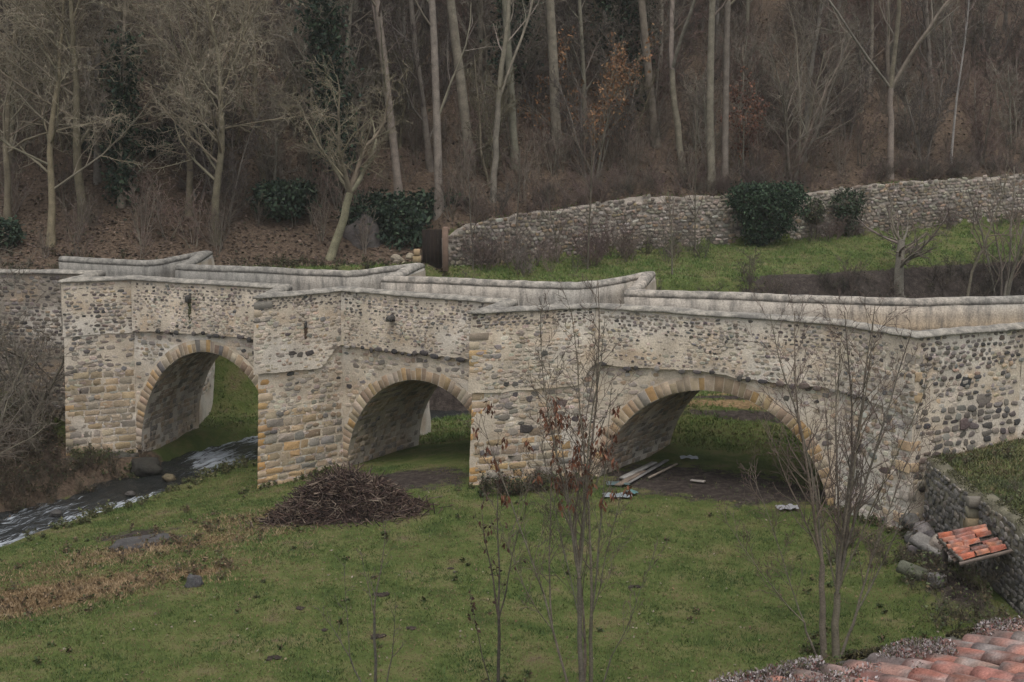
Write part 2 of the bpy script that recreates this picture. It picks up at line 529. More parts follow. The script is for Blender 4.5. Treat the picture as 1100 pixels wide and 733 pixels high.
def stone(mb, surf, s, z, w, hh, d, col, sq=0.5, rough=0.16, n=9, tilt=0.0):
    """one stone bedded in the face; surf(s,z,off) -> point; sq 0 round .. 1 square"""
    a0 = rnd(0, 6.28)
    outl = []
    for k in range(n):
        a = a0 + k / n * 2 * math.pi
        c, si = math.cos(a), math.sin(a)
        e = lerp(1.0, 0.45, sq)
        x = math.copysign(abs(c) ** e, c); y = math.copysign(abs(si) ** e, si)
        rr = 1 + rnd(-rough, rough)
        x, y = x * w * rr, y * hh * rr
        if tilt: x, y = x - y * tilt, y + x * tilt
        outl.append((x, y))
    V, F = [], []
    for sc, dd in ((1.0, -0.010), (0.95, d * 0.8), (0.74, d)):
        for x, y in outl:
            V.append(surf(s + x * sc, z + y * sc, dd + rnd(-0.1, 0.1) * d))
    for r in range(2):
        for k in range(n):
            k2 = (k + 1) % n
            F.append((r * n + k, r * n + k2, (r + 1) * n + k2, (r + 1) * n + k))
    F.append(tuple(2 * n + k for k in range(n)))
    mb.add(V, F, col)


def block(mb, surf, s0, s1, z0, z1, d, col, rough=0.012, g=0.009):
    """one cut block: bevelled rectangle in the face"""
    V = []
    cs = [(s0, z0), (s1, z0), (s1, z1), (s0, z1)]
    mids = []
    outline = []
    for k in range(4):
        a, b = cs[k], cs[(k + 1) % 4]
        for q in (0.06, 0.35, 0.65, 0.94):
            outline.append((lerp(a[0], b[0], q), lerp(a[1], b[1], q)))
    cx, cz = (s0 + s1) / 2, (z0 + z1) / 2
    outline = [(x + rnd(-rough, rough), y + rnd(-rough, rough)) for x, y in outline]
    n = len(outline)
    for sc, dd in ((0.0, -0.012), (g * 0.4, d * 0.7), (g, d)):
        for x, y in outline:
            X = x - math.copysign(min(sc, abs(x - cx)), x - cx) if sc else x
            Y = y - math.copysign(min(sc, abs(y - cz)), y - cz) if sc else y
            V.append(surf(X, Y, dd + rnd(-0.004, 0.004)))
    F = []
    for r in range(2):
        for k in range(n):
            k2 = (k + 1) % n
            F.append((r * n + k, r * n + k2, (r + 1) * n + k2, (r + 1) * n + k))
    F.append(tuple(2 * n + k for k in range(n)))
    mb.add(V, F, col)


def face_grid(mb, surf, ss, zlo, zhi, nzr, colf, amp=0.02, seed=0.0):
    """grid over columns ss; zlo/zhi are functions of s"""
    V, Cl, F = [], [], []
    for s in ss:
        a, b = zlo(s), zhi(s)
        for r in range(nzr + 1):
            z = lerp(a, b, r / nzr)
            o = amp * (nz(s * 1.1 + seed, z * 1.1, 2.2) + 0.6 * nz(s * 4 + seed, z * 4, 7.7))
            V.append(surf(s, z, o)); Cl.append(colf(s, z))
    m = nzr + 1
    for i in range(len(ss) - 1):
        for r in range(nzr):
            F.append((i * m + r, (i + 1) * m + r, (i + 1) * m + r + 1, i * m + r + 1))
    mb.add(V, F, Cl)


def frange(a, b, st):
    n = max(1, round((b - a) / st))
    return [a + (b - a) * i / n for i in range(n + 1)]


def mortar_col(base, seed):
    def f(s, z):
        n = nz(s * 0.35 + seed, z * 0.5, 1.0); n2 = nz(s * 1.3 + seed, z * 1.8, 4.0)
        c = mixc(base, MORTAR_W, sst(-0.1, 0.5, n))
        c = mixc(c, (0.40, 0.29, 0.19), 0.6 * sst(0.05, 0.5, n2))
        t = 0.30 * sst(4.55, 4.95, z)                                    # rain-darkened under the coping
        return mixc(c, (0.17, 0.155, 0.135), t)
    return f


def put_stones(mb, surf, s0, s1, zlo, zhi, pal, size, row, fill, d=0.03, sq=0.35, keep=None, wr=(0.7, 1.5), slurry=0.7):
    """rows of separate stones; fill = share of the row that is stone; keep(s,z) -> bool"""
    z = zlo + row * 0.5
    while z < zhi:
        s = s0 + rnd(0, size)
        rw = row * rnd(0.85, 1.2)
        while s < s1 - size * 0.6:
            w = size * rnd(*wr) * 0.5
            hh = min(rw * 0.46, size * rnd(0.2, 0.46))
            zz = z + rnd(-0.18, 0.18) * rw + 0.02 * nz(s, z)
            if random.random() < fill and (keep is None or keep(s + w, zz)):
                stone(mb, surf, s + w, zz, w, hh, d * rnd(0.12, 0.75), mixc(jit(random.choice(pal), 0.25, 0.07), (0.48, 0.41, 0.33), rnd(0, 1) ** 1.6 * slurry), sq + rnd(-0.2, 0.35), rough=0.24, n=8, tilt=rnd(-0.2, 0.2))
                s += 2 * w + rnd(0.02, 0.09)
            else:
                s += size * rnd(0.5, 1.2)
        z += rw


# arches: (segment near, segment far, springing z, crown z, ring depth)
ARCH = [dict(n=3, f=3, zs=-1.15, zc=2.62, a=0.18, b=0.10), dict(n=6, f=6, zs=-1.1, zc=2.32, a=0.12, b=0.12, fa=0.75, fb=0.10), dict(n=9, f=9, zs=-0.75, zc=2.82, a=0.12, b=0.10, fa=1.0, fb=0.10)]
RING = 0.42


def arch_curve(L, A, n=48, grow=0.0, far=False):
    a, b = (A.get('fa', A['a']), A.get('fb', A['b'])) if far else (A['a'], A['b'])
    c = (a + L - b) / 2; hw = (L - a - b) / 2 + grow
    rz = A['zc'] - A['zs'] + grow
    return [(c - hw * math.cos(math.pi * k / n), A['zs'] + rz * math.sin(math.pi * k / n)) for k in range(n + 1)]


bridge = empty('stone_bridge', (0, 0, 0))
tag(bridge, 'old rubble stone bridge of three arches with pointed piers and zigzag parapets', 'bridge')


def build_arch_wall(wall, seg, A, detailed, seed):
    L = wall.length(seg)
    surf = lambda s, z, o: wall.S(seg, s, z, o)
    ext = arch_curve(L, A, 60, RING, wall is FW)
    ss = sorted(set([0.0, L] + [min(L, max(0, p[0])) for p in ext] + frange(0, L, 0.18)))

    def zlo(s):
        if s < ext[0][0] or s > ext[-1][0]: return -2.9
        for (a, b), (c, d) in zip(ext, ext[1:]):
            if a <= s <= c: return lerp(b, d, (s - a) / (c - a + 1e-9))
        return -2.9
    zl = lambda s: LEDGE(wall, seg, s)
    mb = MB()
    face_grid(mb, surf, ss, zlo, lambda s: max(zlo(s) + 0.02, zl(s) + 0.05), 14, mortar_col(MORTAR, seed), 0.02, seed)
    if detailed:
        keep = lambda s, z: z > zlo(s) + 0.07 and z < zl(s) - 0.08
        put_stones(mb, surf, 0.03, L, -0.9, 3.3, FAINT, 0.20, 0.125, 0.62, 0.010, 0.5, keep, slurry=0.8)
        put_stones(mb, surf, 0.05, L, -0.9, 3.3, GREY + TAN + DARK[:2], 0.20, 0.18, 0.22 if seg == 9 else 0.45, 0.03, 0.4, keep)
    mb.build('spandrel_wall', M_wall, bridge)
    # ring of voussoirs
    mb = MB()
    inn = arch_curve(L, A, 60, 0.0, wall is FW)
    # mortar bed of the ring
    V, F = [], []
    for k in range(61):
        for (s, z), o in ((inn[k], 0.0), (ext[k], 0.0)):
            V.append(surf(s, z, 0.012))
    for k in range(60):
        F.append((2 * k, 2 * k + 2, 2 * k + 3, 2 * k + 1))
    mb.add(V, F, jit(MORTAR, 0.05))
    c = (inn[0][0] + inn[-1][0]) / 2; hw = (inn[-1][0] - inn[0][0]) / 2; rz = A['zc'] - A['zs']
    nv = 50 if detailed else 26
    th = 0.0
    edges = [0.0]
    for k in range(nv): edges.append(edges[-1] + rnd(0.75, 1.3))
    edges = [e / edges[-1] * math.pi for e in edges]
    for k in range(nv):
        g = 0.009 / 3.2
        a0, a1 = edges[k] + g, edges[k + 1] - g
        ro = RING - 0.03 + rnd(-0.10, 0.05)
        pal = OCHRE + TAN + [(0.45, 0.36, 0.25)] * 2 if random.random() < 0.88 else GREY + TAN
        if A['n'] != 9 and random.random() < 0.5: pal = TAN + [(0.40, 0.33, 0.25)]
        col = jit(random.choice(pal), 0.15)
        out = []
        for q in (0, 0.5, 1):
            a = lerp(a0, a1, q); out.append((c - (hw + 0.005) * math.cos(a), A['zs'] + (rz + 0.005) * math.sin(a)))
        for q in (1, 0.5, 0):
            a = lerp(a0, a1, q); out.append((c - (hw + ro) * math.cos(a), A['zs'] + (rz + ro) * math.sin(a)))
        cx = sum(p[0] for p in out) / 6; cz = sum(p[1] for p in out) / 6
        V, F = [], []
        dd = rnd(0.012, 0.032)
        for sc, o in ((1, -0.02), (0.99, dd * 0.8), (0.965, dd)):
            for x, z in out: V.append(surf(cx + (x - cx) * sc, cz + (z - cz) * sc, o))
        for r in range(2):
            for q in range(6):
                q2 = (q + 1) % 6
                F.append((r * 6 + q, r * 6 + q2, r * 6 + 6 + q2, r * 6 + 6 + q))
        F.append(tuple(12 + q for q in range(6)))
        mb.add(V, F, col)
    mb.build('arch_ring', M_block, bridge)


def LEDGE(wall, seg, s):
    """height of the rough overhanging course"""
    L = wall.length(seg)
    t = s / L
    n = 0.05 * nz(s * 1.7, seg * 3.1) + 0.03 * nz(s * 5, seg * 1.7)
    if wall is FW: return 3.25
    if seg == 3: return 3.16 + 0.10 * math.sin(t * math.pi) + n
    if seg == 6: return 3.22 - 0.05 * t + n
    if seg == 9: return 3.35 - 0.12 * t + 0.10 * math.exp(-((t - .45) / .15) ** 2) - 0.02 + n
    if seg == 5: return 2.55 + 0.7 * sst(0.72, 1.0, t) + n
    if seg == 8: return 2.62 + 0.05 * t + 0.65 * sst(0.86, 1.0, t) + n
    if seg == 10: return 3.2 - 0.25 * t + n
    if seg == 2: return 3.1 + n
    return 3.2 + n


OVER = {3: 0.10, 6: 0.10, 9: 0.10, 5: 0.08, 8: 0.05, 10: 0.05, 2: 0.02}


def build_upper(wall, seg, detailed, seed):
    L = wall.length(seg)
    surf = lambda s, z, o: wall.S(seg, s, z, o)
    over = OVER.get(seg, 0.04) if wall is NW else 0.05
    # taper the overhang where its neighbour overhangs less
    ov = lambda s: over

    def surf_u(s, z, o): return wall.S(seg, s, z, o + ov(s) * sst(5.2, 3.4, z) + 0.02)
    ss = frange(0, L, 0.14)
    zl = lambda s: LEDGE(wall, seg, s)
    mb = MB()
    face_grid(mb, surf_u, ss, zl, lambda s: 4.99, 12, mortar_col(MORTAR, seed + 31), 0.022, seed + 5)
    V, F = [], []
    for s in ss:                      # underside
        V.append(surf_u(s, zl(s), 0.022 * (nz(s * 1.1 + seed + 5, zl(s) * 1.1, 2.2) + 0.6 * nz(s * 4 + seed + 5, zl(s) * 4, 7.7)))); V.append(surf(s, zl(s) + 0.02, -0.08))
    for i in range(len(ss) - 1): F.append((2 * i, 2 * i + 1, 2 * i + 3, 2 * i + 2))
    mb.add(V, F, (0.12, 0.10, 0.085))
    if detailed:
        zmin = lambda s: zl(s) + 0.06
        kp = lambda s, z: z > zmin(s) and z < 4.93
        put_stones(mb, surf_u, 0.03, L, 2.5, 4.95, FAINT, 0.18, 0.11, 0.62, 0.010, 0.5, kp, slurry=0.8)
        if seg == 2:      # first pier: closely packed dark rubble
            put_stones(mb, surf_u, 0.05, L, 3.1, 4.95, DARK + GREY + TAN[:1], 0.15, 0.115, 0.8, 0.035, 0.3, kp, slurry=0.5)
        elif seg in (10,):
            put_stones(mb, surf_u, 0.05, L, 3.0, 4.2, GREY + DARK[:2] + TAN, 0.17, 0.15, 0.5, 0.03, 0.35, kp)
            put_stones(mb, surf_u, 0.05, L, 4.2, 4.95, DARK + GREY, 0.13, 0.11, 0.6, 0.03, 0.3, kp)
        elif seg in (5, 8):
            put_stones(mb, surf_u, 0.4, L, 2.6, 4.62, GREY + TAN + [(0.24, 0.185, 0.14)] * 3, 0.11, 0.11, 0.36, 0.025, 0.3, kp)
            put_stones(mb, surf_u, 0.05, L, 4.58, 4.97, DARK, 0.11, 0.07, 0.85, 0.03, 0.3, kp, slurry=0.4)
            put_stones(mb, surf_u, 0.3, L, 2.7, 4.6, DARK + GREY[:1], 0.22, 0.30, 0.24, 0.03, 0.3, kp)
        else:
            put_stones(mb, surf_u, 0.05, L, 3.1, 4.3, [(0.24, 0.185, 0.14), (0.28, 0.22, 0.165), (0.20, 0.165, 0.135)] + GREY, 0.10, 0.095, 0.42, 0.02, 0.4, kp)
            put_stones(mb, surf_u, 0.05, L, 3.1, 4.3, DARK + GREY, 0.11, 0.15, 0.2, 0.03, 0.3, kp, slurry=0.5)
            put_stones(mb, surf_u, 0.05, L, 4.3, 4.97, DARK + GREY, 0.115, 0.095, 0.72, 0.03, 0.3, kp, slurry=0.5)
        # drip stones along the ledge
        if seg in (3, 6, 9, 10):
            s = 0.1
            while s < L - 0.2:
                w = rnd(0.07, 0.17)
                if random.random() < (0.85 if seg != 10 else 0.6) and not (seg == 10 and s > L * 0.6):
                    stone(mb, surf_u, s + w, zl(s + w) + rnd(-0.05, 0.02), w, rnd(0.05, 0.09), 0.05, jit(random.choice(DARK + GREY[:1]), 0.2), 0.3)
                s += 2 * w + rnd(0.02, 0.25)
    mb.build('upper_masonry', M_wall, bridge)


def build_face(name, wall, seg, seed, detailed, style):
    """lower part of a cutwater, abutment or wing"""
    L = wall.length(seg)
    surf = lambda s, z, o: wall.S(seg, s, z, o)
    zl = lambda s: LEDGE(wall, seg, s)
    mb = MB()
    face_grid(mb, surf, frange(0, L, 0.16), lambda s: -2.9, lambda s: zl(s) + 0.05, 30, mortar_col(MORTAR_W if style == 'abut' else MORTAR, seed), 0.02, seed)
    if detailed:
        gz = lambda s: h(*surf(s, 0, 0)[:2]) - 0.1
        top = {'pier1': 1.75, 'pier2': 1.15, 'pier3': 1.25, 'abut': -9}[style]
        if style == 'abut':
            kp = lambda s, z: z > gz(s) and z < zl(s) - 0.05
            put_stones(mb, surf, 0.03, L - 0.1, -0.3, 3.2, [(0.47, 0.42, 0.36), (0.52, 0.48, 0.42)] + FAINT, 0.21, 0.14, 0.85, 0.014, 0.5, kp, slurry=0.3)
            put_stones(mb, surf, 0.1, L - 0.3, -0.2, 3.2, GREY + TAN + [(0.48, 0.44, 0.38)] * 3, 0.22, 0.19, 0.55, 0.03, 0.4, kp)
            put_stones(mb, surf, 0.1, L - 0.3, 0.2, 3.0, DARK + GREY, 0.34, 0.45, 0.2, 0.04, 0.4, kp)
        else:
            # coursed blocks at the foot, thinning upward; rubble above
            z = min(gz(0.2), gz(L - 0.2))
            while z < top:
                rh = rnd(0.20, 0.30)
                s = rnd(0.03, 0.3)
                while s < L - 0.15:
                    w = min(rnd(0.28, 0.62), L - s - 0.02)
                    if w > 0.12:
                        pr = 0.97 if style == 'pier1' else (1.0 if z < 0.5 else 0.75) * (1 if s < L * 0.75 else 0.6)
                        if random.random() < pr:
                            pal = BLOCK if style == 'pier1' else (OCHRE + BLOCK if random.random() < 0.7 else GREY + TAN)
                            block(mb, surf, s + 0.025, s + w - 0.025, z + 0.028, z + rh - 0.02, rnd(0.004, 0.013), mixc(jit(random.choice(pal), 0.16), MORTAR, rnd(0, 0.3)), 0.02)
                        else:
                            for q in range(2):
                                stone(mb, surf, s + w * (0.3 + 0.4 * q), z + rh * rnd(0.4, 0.6), w * 0.2, rh * 0.3, 0.025, jit(random.choice(GREY + TAN), 0.2), 0.4)
                    s += w
                z += rh
            put_stones(mb, surf, 0.03, L, -1.3, 3.3, FAINT, 0.20, 0.125, 0.85, 0.010, 0.5, lambda s, z_: z_ < zl(s) - 0.04, slurry=0.4)
            kp = lambda s, z_: z_ > top + 0.02 and z_ < zl(s) - 0.06
            pal = DARK + GREY if style == 'pier1' else GREY + TAN + DARK[:1]
            put_stones(mb, surf, 0.05 if style == 'pier1' else 0.55, L, top, 3.3, pal, 0.20, 0.165, 0.62, 0.03, 0.4, kp)
            if style == 'pier3': put_stones(mb, surf, 0.6, L, top, 2.6, DARK, 0.28, 0.4, 0.35, 0.04, 0.4, kp)
    mb.build(name, M_wall, bridge)


def quoins(wall, seg_r, z0, z1, ochre, seg_l, skip=0.0):
    """big corner stones at a nose: alternate long and short, on the right-hand face and turning the corner"""
    mb = MB()
    z = z0
    k = 0
    while z < z1:
        rh = rnd(0.19, 0.30)
        w = rnd(0.42, 0.62) if k % 2 else rnd(0.22, 0.36)
        w2 = rnd(0.25, 0.5)
        p = ochre(z)
        if random.random() < p:
            col = jit(random.choice([(0.44, 0.27, 0.115), (0.40, 0.24, 0.10), (0.46, 0.30, 0.15), (0.38, 0.255, 0.135)]), 0.14)
        elif random.random() < 0.5:
            col = jit(random.choice(BLOCK), 0.15)
        else:
            col = jit(random.choice(GREY + TAN), 0.15)
        if random.random() < 0.35: col = mixc(col, MORTAR, 0.55)
        over = 0.06 if z > 2.6 else 0.0
        Ll = wall.length(seg_l)
        sr = lambda s, zz, o: wall.S(seg_r, s, zz, o + over)
        sl = lambda s, zz, o: wall.S(seg_l, Ll - s, zz, o + over)
        d = rnd(0.002, 0.006)
        if skip and random.random() < skip: col = mixc(col, MORTAR, 0.85)
        V = []
        zz0, zz1 = z + 0.012, z + rh - 0.012
        prof = [(sl, w2, -0.02), (sl, w2 - 0.015, d), (sl, 0.0, d), (sr, 0.02, d), (sr, w * 0.5, d + rnd(-.006, .006)), (sr, w - 0.015, d), (sr, w, -0.02)]
        n = len(prof)
        for zi, ins in ((zz0, 0.012), (zz0 + 0.015, 0.0), ((zz0 + zz1) / 2, -0.002), (zz1 - 0.015, 0.0), (zz1, 0.012)):
            for f, s, o in prof: V.append(f(s + rnd(-.008, .008) if s else 0.0, zi, o - ins))
        F = []
        for r in range(4):
            for q in range(n - 1):
                a = r * n + q
                F.append((a, a + 1, a + 1 + n, a + n))
        mb.add(V, F, col)
        z += rh; k += 1
    mb.build('quoin', M_block, bridge)


# --- near side
build_arch_wall(NW, 3, ARCH[0], True, 1.0)
build_arch_wall(NW, 6, ARCH[1], True, 5.0)
build_arch_wall(NW, 9, ARCH[2], True, 9.0)
for seg in (2, 3, 5, 6, 8, 9, 10): build_upper(NW, seg, True, seg * 3.3)
for seg in (1, 4, 7): build_upper(NW, seg, False, seg * 3.3)
for seg in (1, 4, 7): build_face('cutwater', NW, seg, seg * 2.2, False, 'pier1')
build_face('cutwater', NW, 2, 11, True, 'pier1')
build_face('cutwater', NW, 5, 13, True, 'pier2')
build_face('cutwater', NW, 8, 17, True, 'pier3')
build_face('abutment', NW, 10, 19, True, 'abut')
quoins(NW, 2, -1.5, 1.8, lambda z: 0.3, 1, 0.1)
quoins(NW, 5, -1.5, 4.75, lambda z: 0.97 if z < 2.4 else (0.8 if 3.3 < z < 4.0 else 0.3), 4, 0.04)
quoins(NW, 8, -0.5, 4.4, lambda z: 0.98 if z < 3.9 else 0.2, 7, 0.0)
# nose at the abutment corner: quoins turn on to the wing wall
for z, w_, c_ in ((0.15, .5, 1), (0.75, .34, 0), (1.5, .5, 1), (2.05, .45, 1), (2.75, .3, 0), (3.3, .42, 1), (3.85, .36, 1), (4.3, .34, 0)):
    L_ = NW.length(10); mb = MB()
    cc = mixc(jit(random.choice(OCHRE if c_ else GREY), 0.12), MORTAR, 0.35)
    block(mb, lambda s, zz, o: NW.S(10, s, zz, o + 0.05), L_ - w_, L_ - 0.01, z, z + 0.25, 0.006, cc, 0.02)
    block(mb, lambda s, zz, o: NW.S(11, s, zz, o + 0.01), 0.01, w_ * 0.7, z, z + 0.25, 0.006, cc, 0.02)
    mb.build('corner_stone', M_block, bridge)


def wing(wall, seg, seed, styled):
    L = wall.length(seg)
    surf = lambda s, z, o: wall.S(seg, s, z, o)
    mb = MB()
    step = 0.16 if L < 8 else 0.4
    face_grid(mb, surf, frange(0, L, step), lambda s: -2.9, lambda s: 4.99, 46, mortar_col(MORTAR if styled == 'wing' else (0.27, 0.235, 0.19), seed), 0.025, seed)  # left approach mortar darker: its shade and grime are put into the colour
    if styled == 'wing':
        kp = lambda s, z: z > h(*surf(s, z, 0)[:2]) - 0.1
        Lm = min(L, 9)
        put_stones(mb, surf, 0.05, Lm, 0.9, 4.95, FAINT, 0.20, 0.13, 0.62, 0.010, 0.5, kp, slurry=0.8)
        put_stones(mb, surf, 0.1, Lm, 0.9, 3.2, DARK + DARK + GREY[:2], 0.23, 0.19, 0.80, 0.055, 0.45, kp, slurry=0.35)
        put_stones(mb, surf, 0.1, Lm, 3.2, 4.1, DARK + TAN[:2] + GREY, 0.16, 0.16, 0.55, 0.045, 0.35, kp, slurry=0.4)
        put_stones(mb, surf, 0.1, Lm, 4.1, 4.95, DARK + DARK + GREY, 0.15, 0.115, 0.9, 0.045, 0.3, kp, slurry=0.35)
        put_stones(mb, surf, 0.6, Lm, 1.5, 3.8, DARK, 0.33, 0.6, 0.22, 0.06, 0.45, kp, slurry=0.3)
    else:
        put_stones(mb, surf, max(0, L - 7.5), L, -0.4, 4.95, DARK + GREY + TAN[:1], 0.19, 0.14, 0.85, 0.04, 0.4, slurry=0.4)
    mb.build('wing_wall', M_wall, bridge)


wing(NW, 0, 23, 'left')
wing(NW, 11, 27, 'wing')
wing(NW, 12, 29, 'wing')

# --- far side
for k, A in enumerate(ARCH):
    build_arch_wall(FW, A['f'], A, False, 40 + k)
for seg in (0, 10, 11, 12): build_upper(FW, seg, False, seg * 1.3); build_face('wing_wall', FW, seg, seg * 1.9, False, 'abut')
for seg in (1, 2, 4, 5, 7, 8): build_upper(FW, seg, False, seg * 1.3); build_face('cutwater', FW, seg, seg * 1.9, seg in (2, 5), 'abut')
for seg in (3, 6, 9): build_upper(FW, seg, False, seg * 1.3)


# --- vaults
def build_vault(A, seed):
    Ln, Lf = NW.length(A['n']), FW.length(A['f'])
    cn, cf = arch_curve(Ln, A, 48, 0.0), arch_curve(Lf, A, 48, 0.0, True)
    cn = [(cn[0][0], -2.9)] + cn + [(cn[-1][0], -2.9)]
    cf = [(cf[0][0], -2.9)] + cf + [(cf[-1][0], -2.9)]
    acc = [0.0]
    for a, b in zip(cn, cn[1:]): acc.append(acc[-1] + math.hypot(b[0] - a[0], b[1] - a[1]))
    T = acc[-1]

    def pc(c, t):
        t = min(T - 1e-6, max(0, t))
        for k in range(len(acc) - 1):
            if t <= acc[k + 1]:
                q = (t - acc[k]) / (acc[k + 1] - acc[k] + 1e-9)
                return lerp(c[k][0], c[k + 1][0], q), lerp(c[k][1], c[k + 1][1], q)
    W = 4.2

    def surf(w, t, o):
        a = pc(cn, t); b = pc(cf, t)
        p = NW.S(A['n'], a[0], a[1], 0.0); q = FW.S(A['f'], b[0], b[1], 0.0)
        u = w / W
        x, y, z = (lerp(p[i], q[i], u) for i in range(3))
        if o:
            mid = [(NW.S(A['n'], Ln / 2, 0.0)[i] * (1 - u) + FW.S(A['f'], Lf / 2, 0.0)[i] * u) for i in range(3)]
            dx, dy, dz = mid[0] - x, mid[1] - y, mid[2] - z
            l = math.sqrt(dx * dx + dy * dy + dz * dz) + 1e-9
            x += dx / l * o; y += dy / l * o; z += dz / l * o
        return (x, y, z)
    mb = MB()
    V, Cl, F = [], [], []
    tt = sorted(set(acc + frange(0, T, 0.2)))
    ww = frange(0, W, 0.25)
    cf_ = mortar_col((0.42, 0.365, 0.30), seed)
    for t in tt:
        for w in ww:
            V.append(surf(w, t, 0.015 * nz(w * 2, t * 2, seed) if 0 < w < W else 0)); Cl.append(cf_(w, t * 0.4))
    m = len(ww)
    for i in range(len(tt) - 1):
        for j in range(m - 1): F.append((i * m + j, i * m + j + 1, (i + 1) * m + j + 1, (i + 1) * m + j))
    mb.add(V, F, Cl)
    t = 0.9
    while t < T * 0.62:
        rh = rnd(0.17, 0.24); w = rnd(0, 0.2)
        while w < W - 0.3:
            l = rnd(0.16, 0.4)
            if random.random() < 0.72:
                block(mb, surf, w + 0.015, min(W - 0.03, w + l - 0.015), t + 0.012, t + rh - 0.012, rnd(0.008, 0.03), mixc(jit(random.choice(GREY + TAN), 0.2), (0.36, 0.31, 0.25), rnd(0.1, 0.7)), 0.02)
            w += l
        t += rh
    mb.build('vault', M_wall, bridge)


for k, A in enumerate(ARCH): build_vault(A, 60 + k)


# --- parapets and copings (swept along the zigzag)
def sweep(name, wall, prof, mat, i0, i1, colf, amp, seed, closed=True, lift=None):
    mb = MB()
    rings = []
    for i in range(i0, i1):
        L = wall.length(i)
        n = max(2, int(L / 0.22)) if L < 12 else int(L / 0.6)
        for k in range(n + (1 if i == i1 - 1 else 0)):
            rings.append((i, L * k / n))
    V, Cl, F = [], [], []
    m = len(prof)
    run = 0
    for (i, s) in rings:
        g = i * 13.7 + s
        base = wall.S(i, s, 0)
        dz = amp * (nz(base[0] * 0.5, base[1] * 0.5, seed) + 0.25 * nz(base[0] * 2, base[1] * 2, seed))
        if lift: dz += lift(base)
        for (o, z) in prof:
            x, y, _ = wall.S(i, s, 4.5, o)
            V.append((x, y, z + (dz if z > 4.8 else 0) + ((0.014 * nz(x * 5, y * 5, z * 5) + (0.02 * nz(x * 9, y * 9, z * 14) if wall is NW else 0)) if z > 4.8 else 0))); Cl.append(colf(x, y, z))
    for r in range(len(rings) - 1):
        for q in range(m if closed else m - 1):
            q2 = (q + 1) % m
            F.append((r * m + q, (r + 1) * m + q, (r + 1) * m + q2, r * m + q2))
    mb.add(V, F, Cl)
    if closed:
        mb.f.append(tuple(range(m))); mb.f.append(tuple((len(rings) - 1) * m + q for q in reversed(range(m))))
    return mb.build(name, mat, bridge, smooth=False)


def col_par(x, y, z):
    c = mixc((0.37, 0.345, 0.30), (0.46, 0.40, 0.33), 0.5 + 0.9 * nz(x * 0.3, y * 0.3, 2))
    c = mixc(c, (0.21, 0.205, 0.185), 0.75 * sst(-4, -10, x))           # older, greyer render at the left end
    c = mixc(c, (0.50, 0.38, 0.25), 0.8 * sst(8.5, 11, x) * sst(4.85, 4.4, z))  # newer pinkish patch at the right end
    return c


def col_cap(x, y, z):
    return mixc((0.27, 0.25, 0.215), (0.38, 0.345, 0.285), 0.5 + nz(x * 0.6, y * 0.6, 5))


PT = 0.36
par = [(0.0, 4.02), (0.0, 4.92), (-PT, 4.92), (-PT, 4.02)]
zs_mid = [4.02, 4.3, 4.6, 4.92]
prof_far = [(0.01, 4.02), (0.01, 4.92), (-PT, 4.92), (-PT, 4.62), (-PT, 4.35), (-PT, 4.02)]
def far_lift(b):
    # the refuges stand a little higher than the runs between them
    return 0.06 + 0.16 * max(1 - math.hypot(b[0] - FP[k][0], b[1] - FP[k][1]) / 2.6 for k in (2, 5, 8) ) if min(math.hypot(b[0] - FP[k][0], b[1] - FP[k][1]) for k in (2, 5, 8)) < 2.6 else 0.06


sweep('parapet', FW, prof_far, M_render, 0, 13, col_par, 0.03, 1, True, far_lift)
sweep('parapet', NW, [(-0.10, 4.02), (-0.10, 4.92), (-PT, 4.92), (-PT, 4.62), (-PT, 4.35), (-PT, 4.02)], M_render, 0, 13, col_par, 0.03, 2)
cap_far = [(0.015, 4.90), (0.015, 4.98), (-0.02, 5.055), (-0.10, 5.10), (-0.26, 5.10), (-PT + 0.03, 5.06), (-PT - 0.006, 4.97), (-PT - 0.006, 4.88)]
cap_near = [(0.085, 4.965), (0.09, 5.005), (0.03, 5.05), (-0.09, 5.095), (-0.26, 5.10), (-PT + 0.01, 5.06), (-PT - 0.02, 4.99), (-PT - 0.02, 4.90)]
sweep('coping', FW, cap_far, M_cap, 0, 13, lambda x, y, z: mixc(col_par(x, y, 4.9), col_cap(x, y, z), 0.2), 0.03, 1, True, far_lift)
sweep('coping', NW, cap_near, M_cap, 0, 13, col_cap, 0.035, 2)

# --- roadway
mb = MB()
V = []; F = []
deck_f = [(-36, 56)] + FP[1:]
for (a, b) in zip(NP, deck_f):
    for k in range(7):
        V.append((lerp(a[0], b[0], k / 6), lerp(a[1], b[1], k / 6), ZR + 0.04 * math.sin(math.pi * k / 6)))
for i in range(len(NP) - 1):
    for k in range(6): F.append((i * 7 + k, i * 7 + 7 + k, i * 7 + 8 + k, i * 7 + 1 + k))
mb.add(V, F, (0.17, 0.16, 0.145))
mb.build('roadway', M_road, bridge, smooth=True)


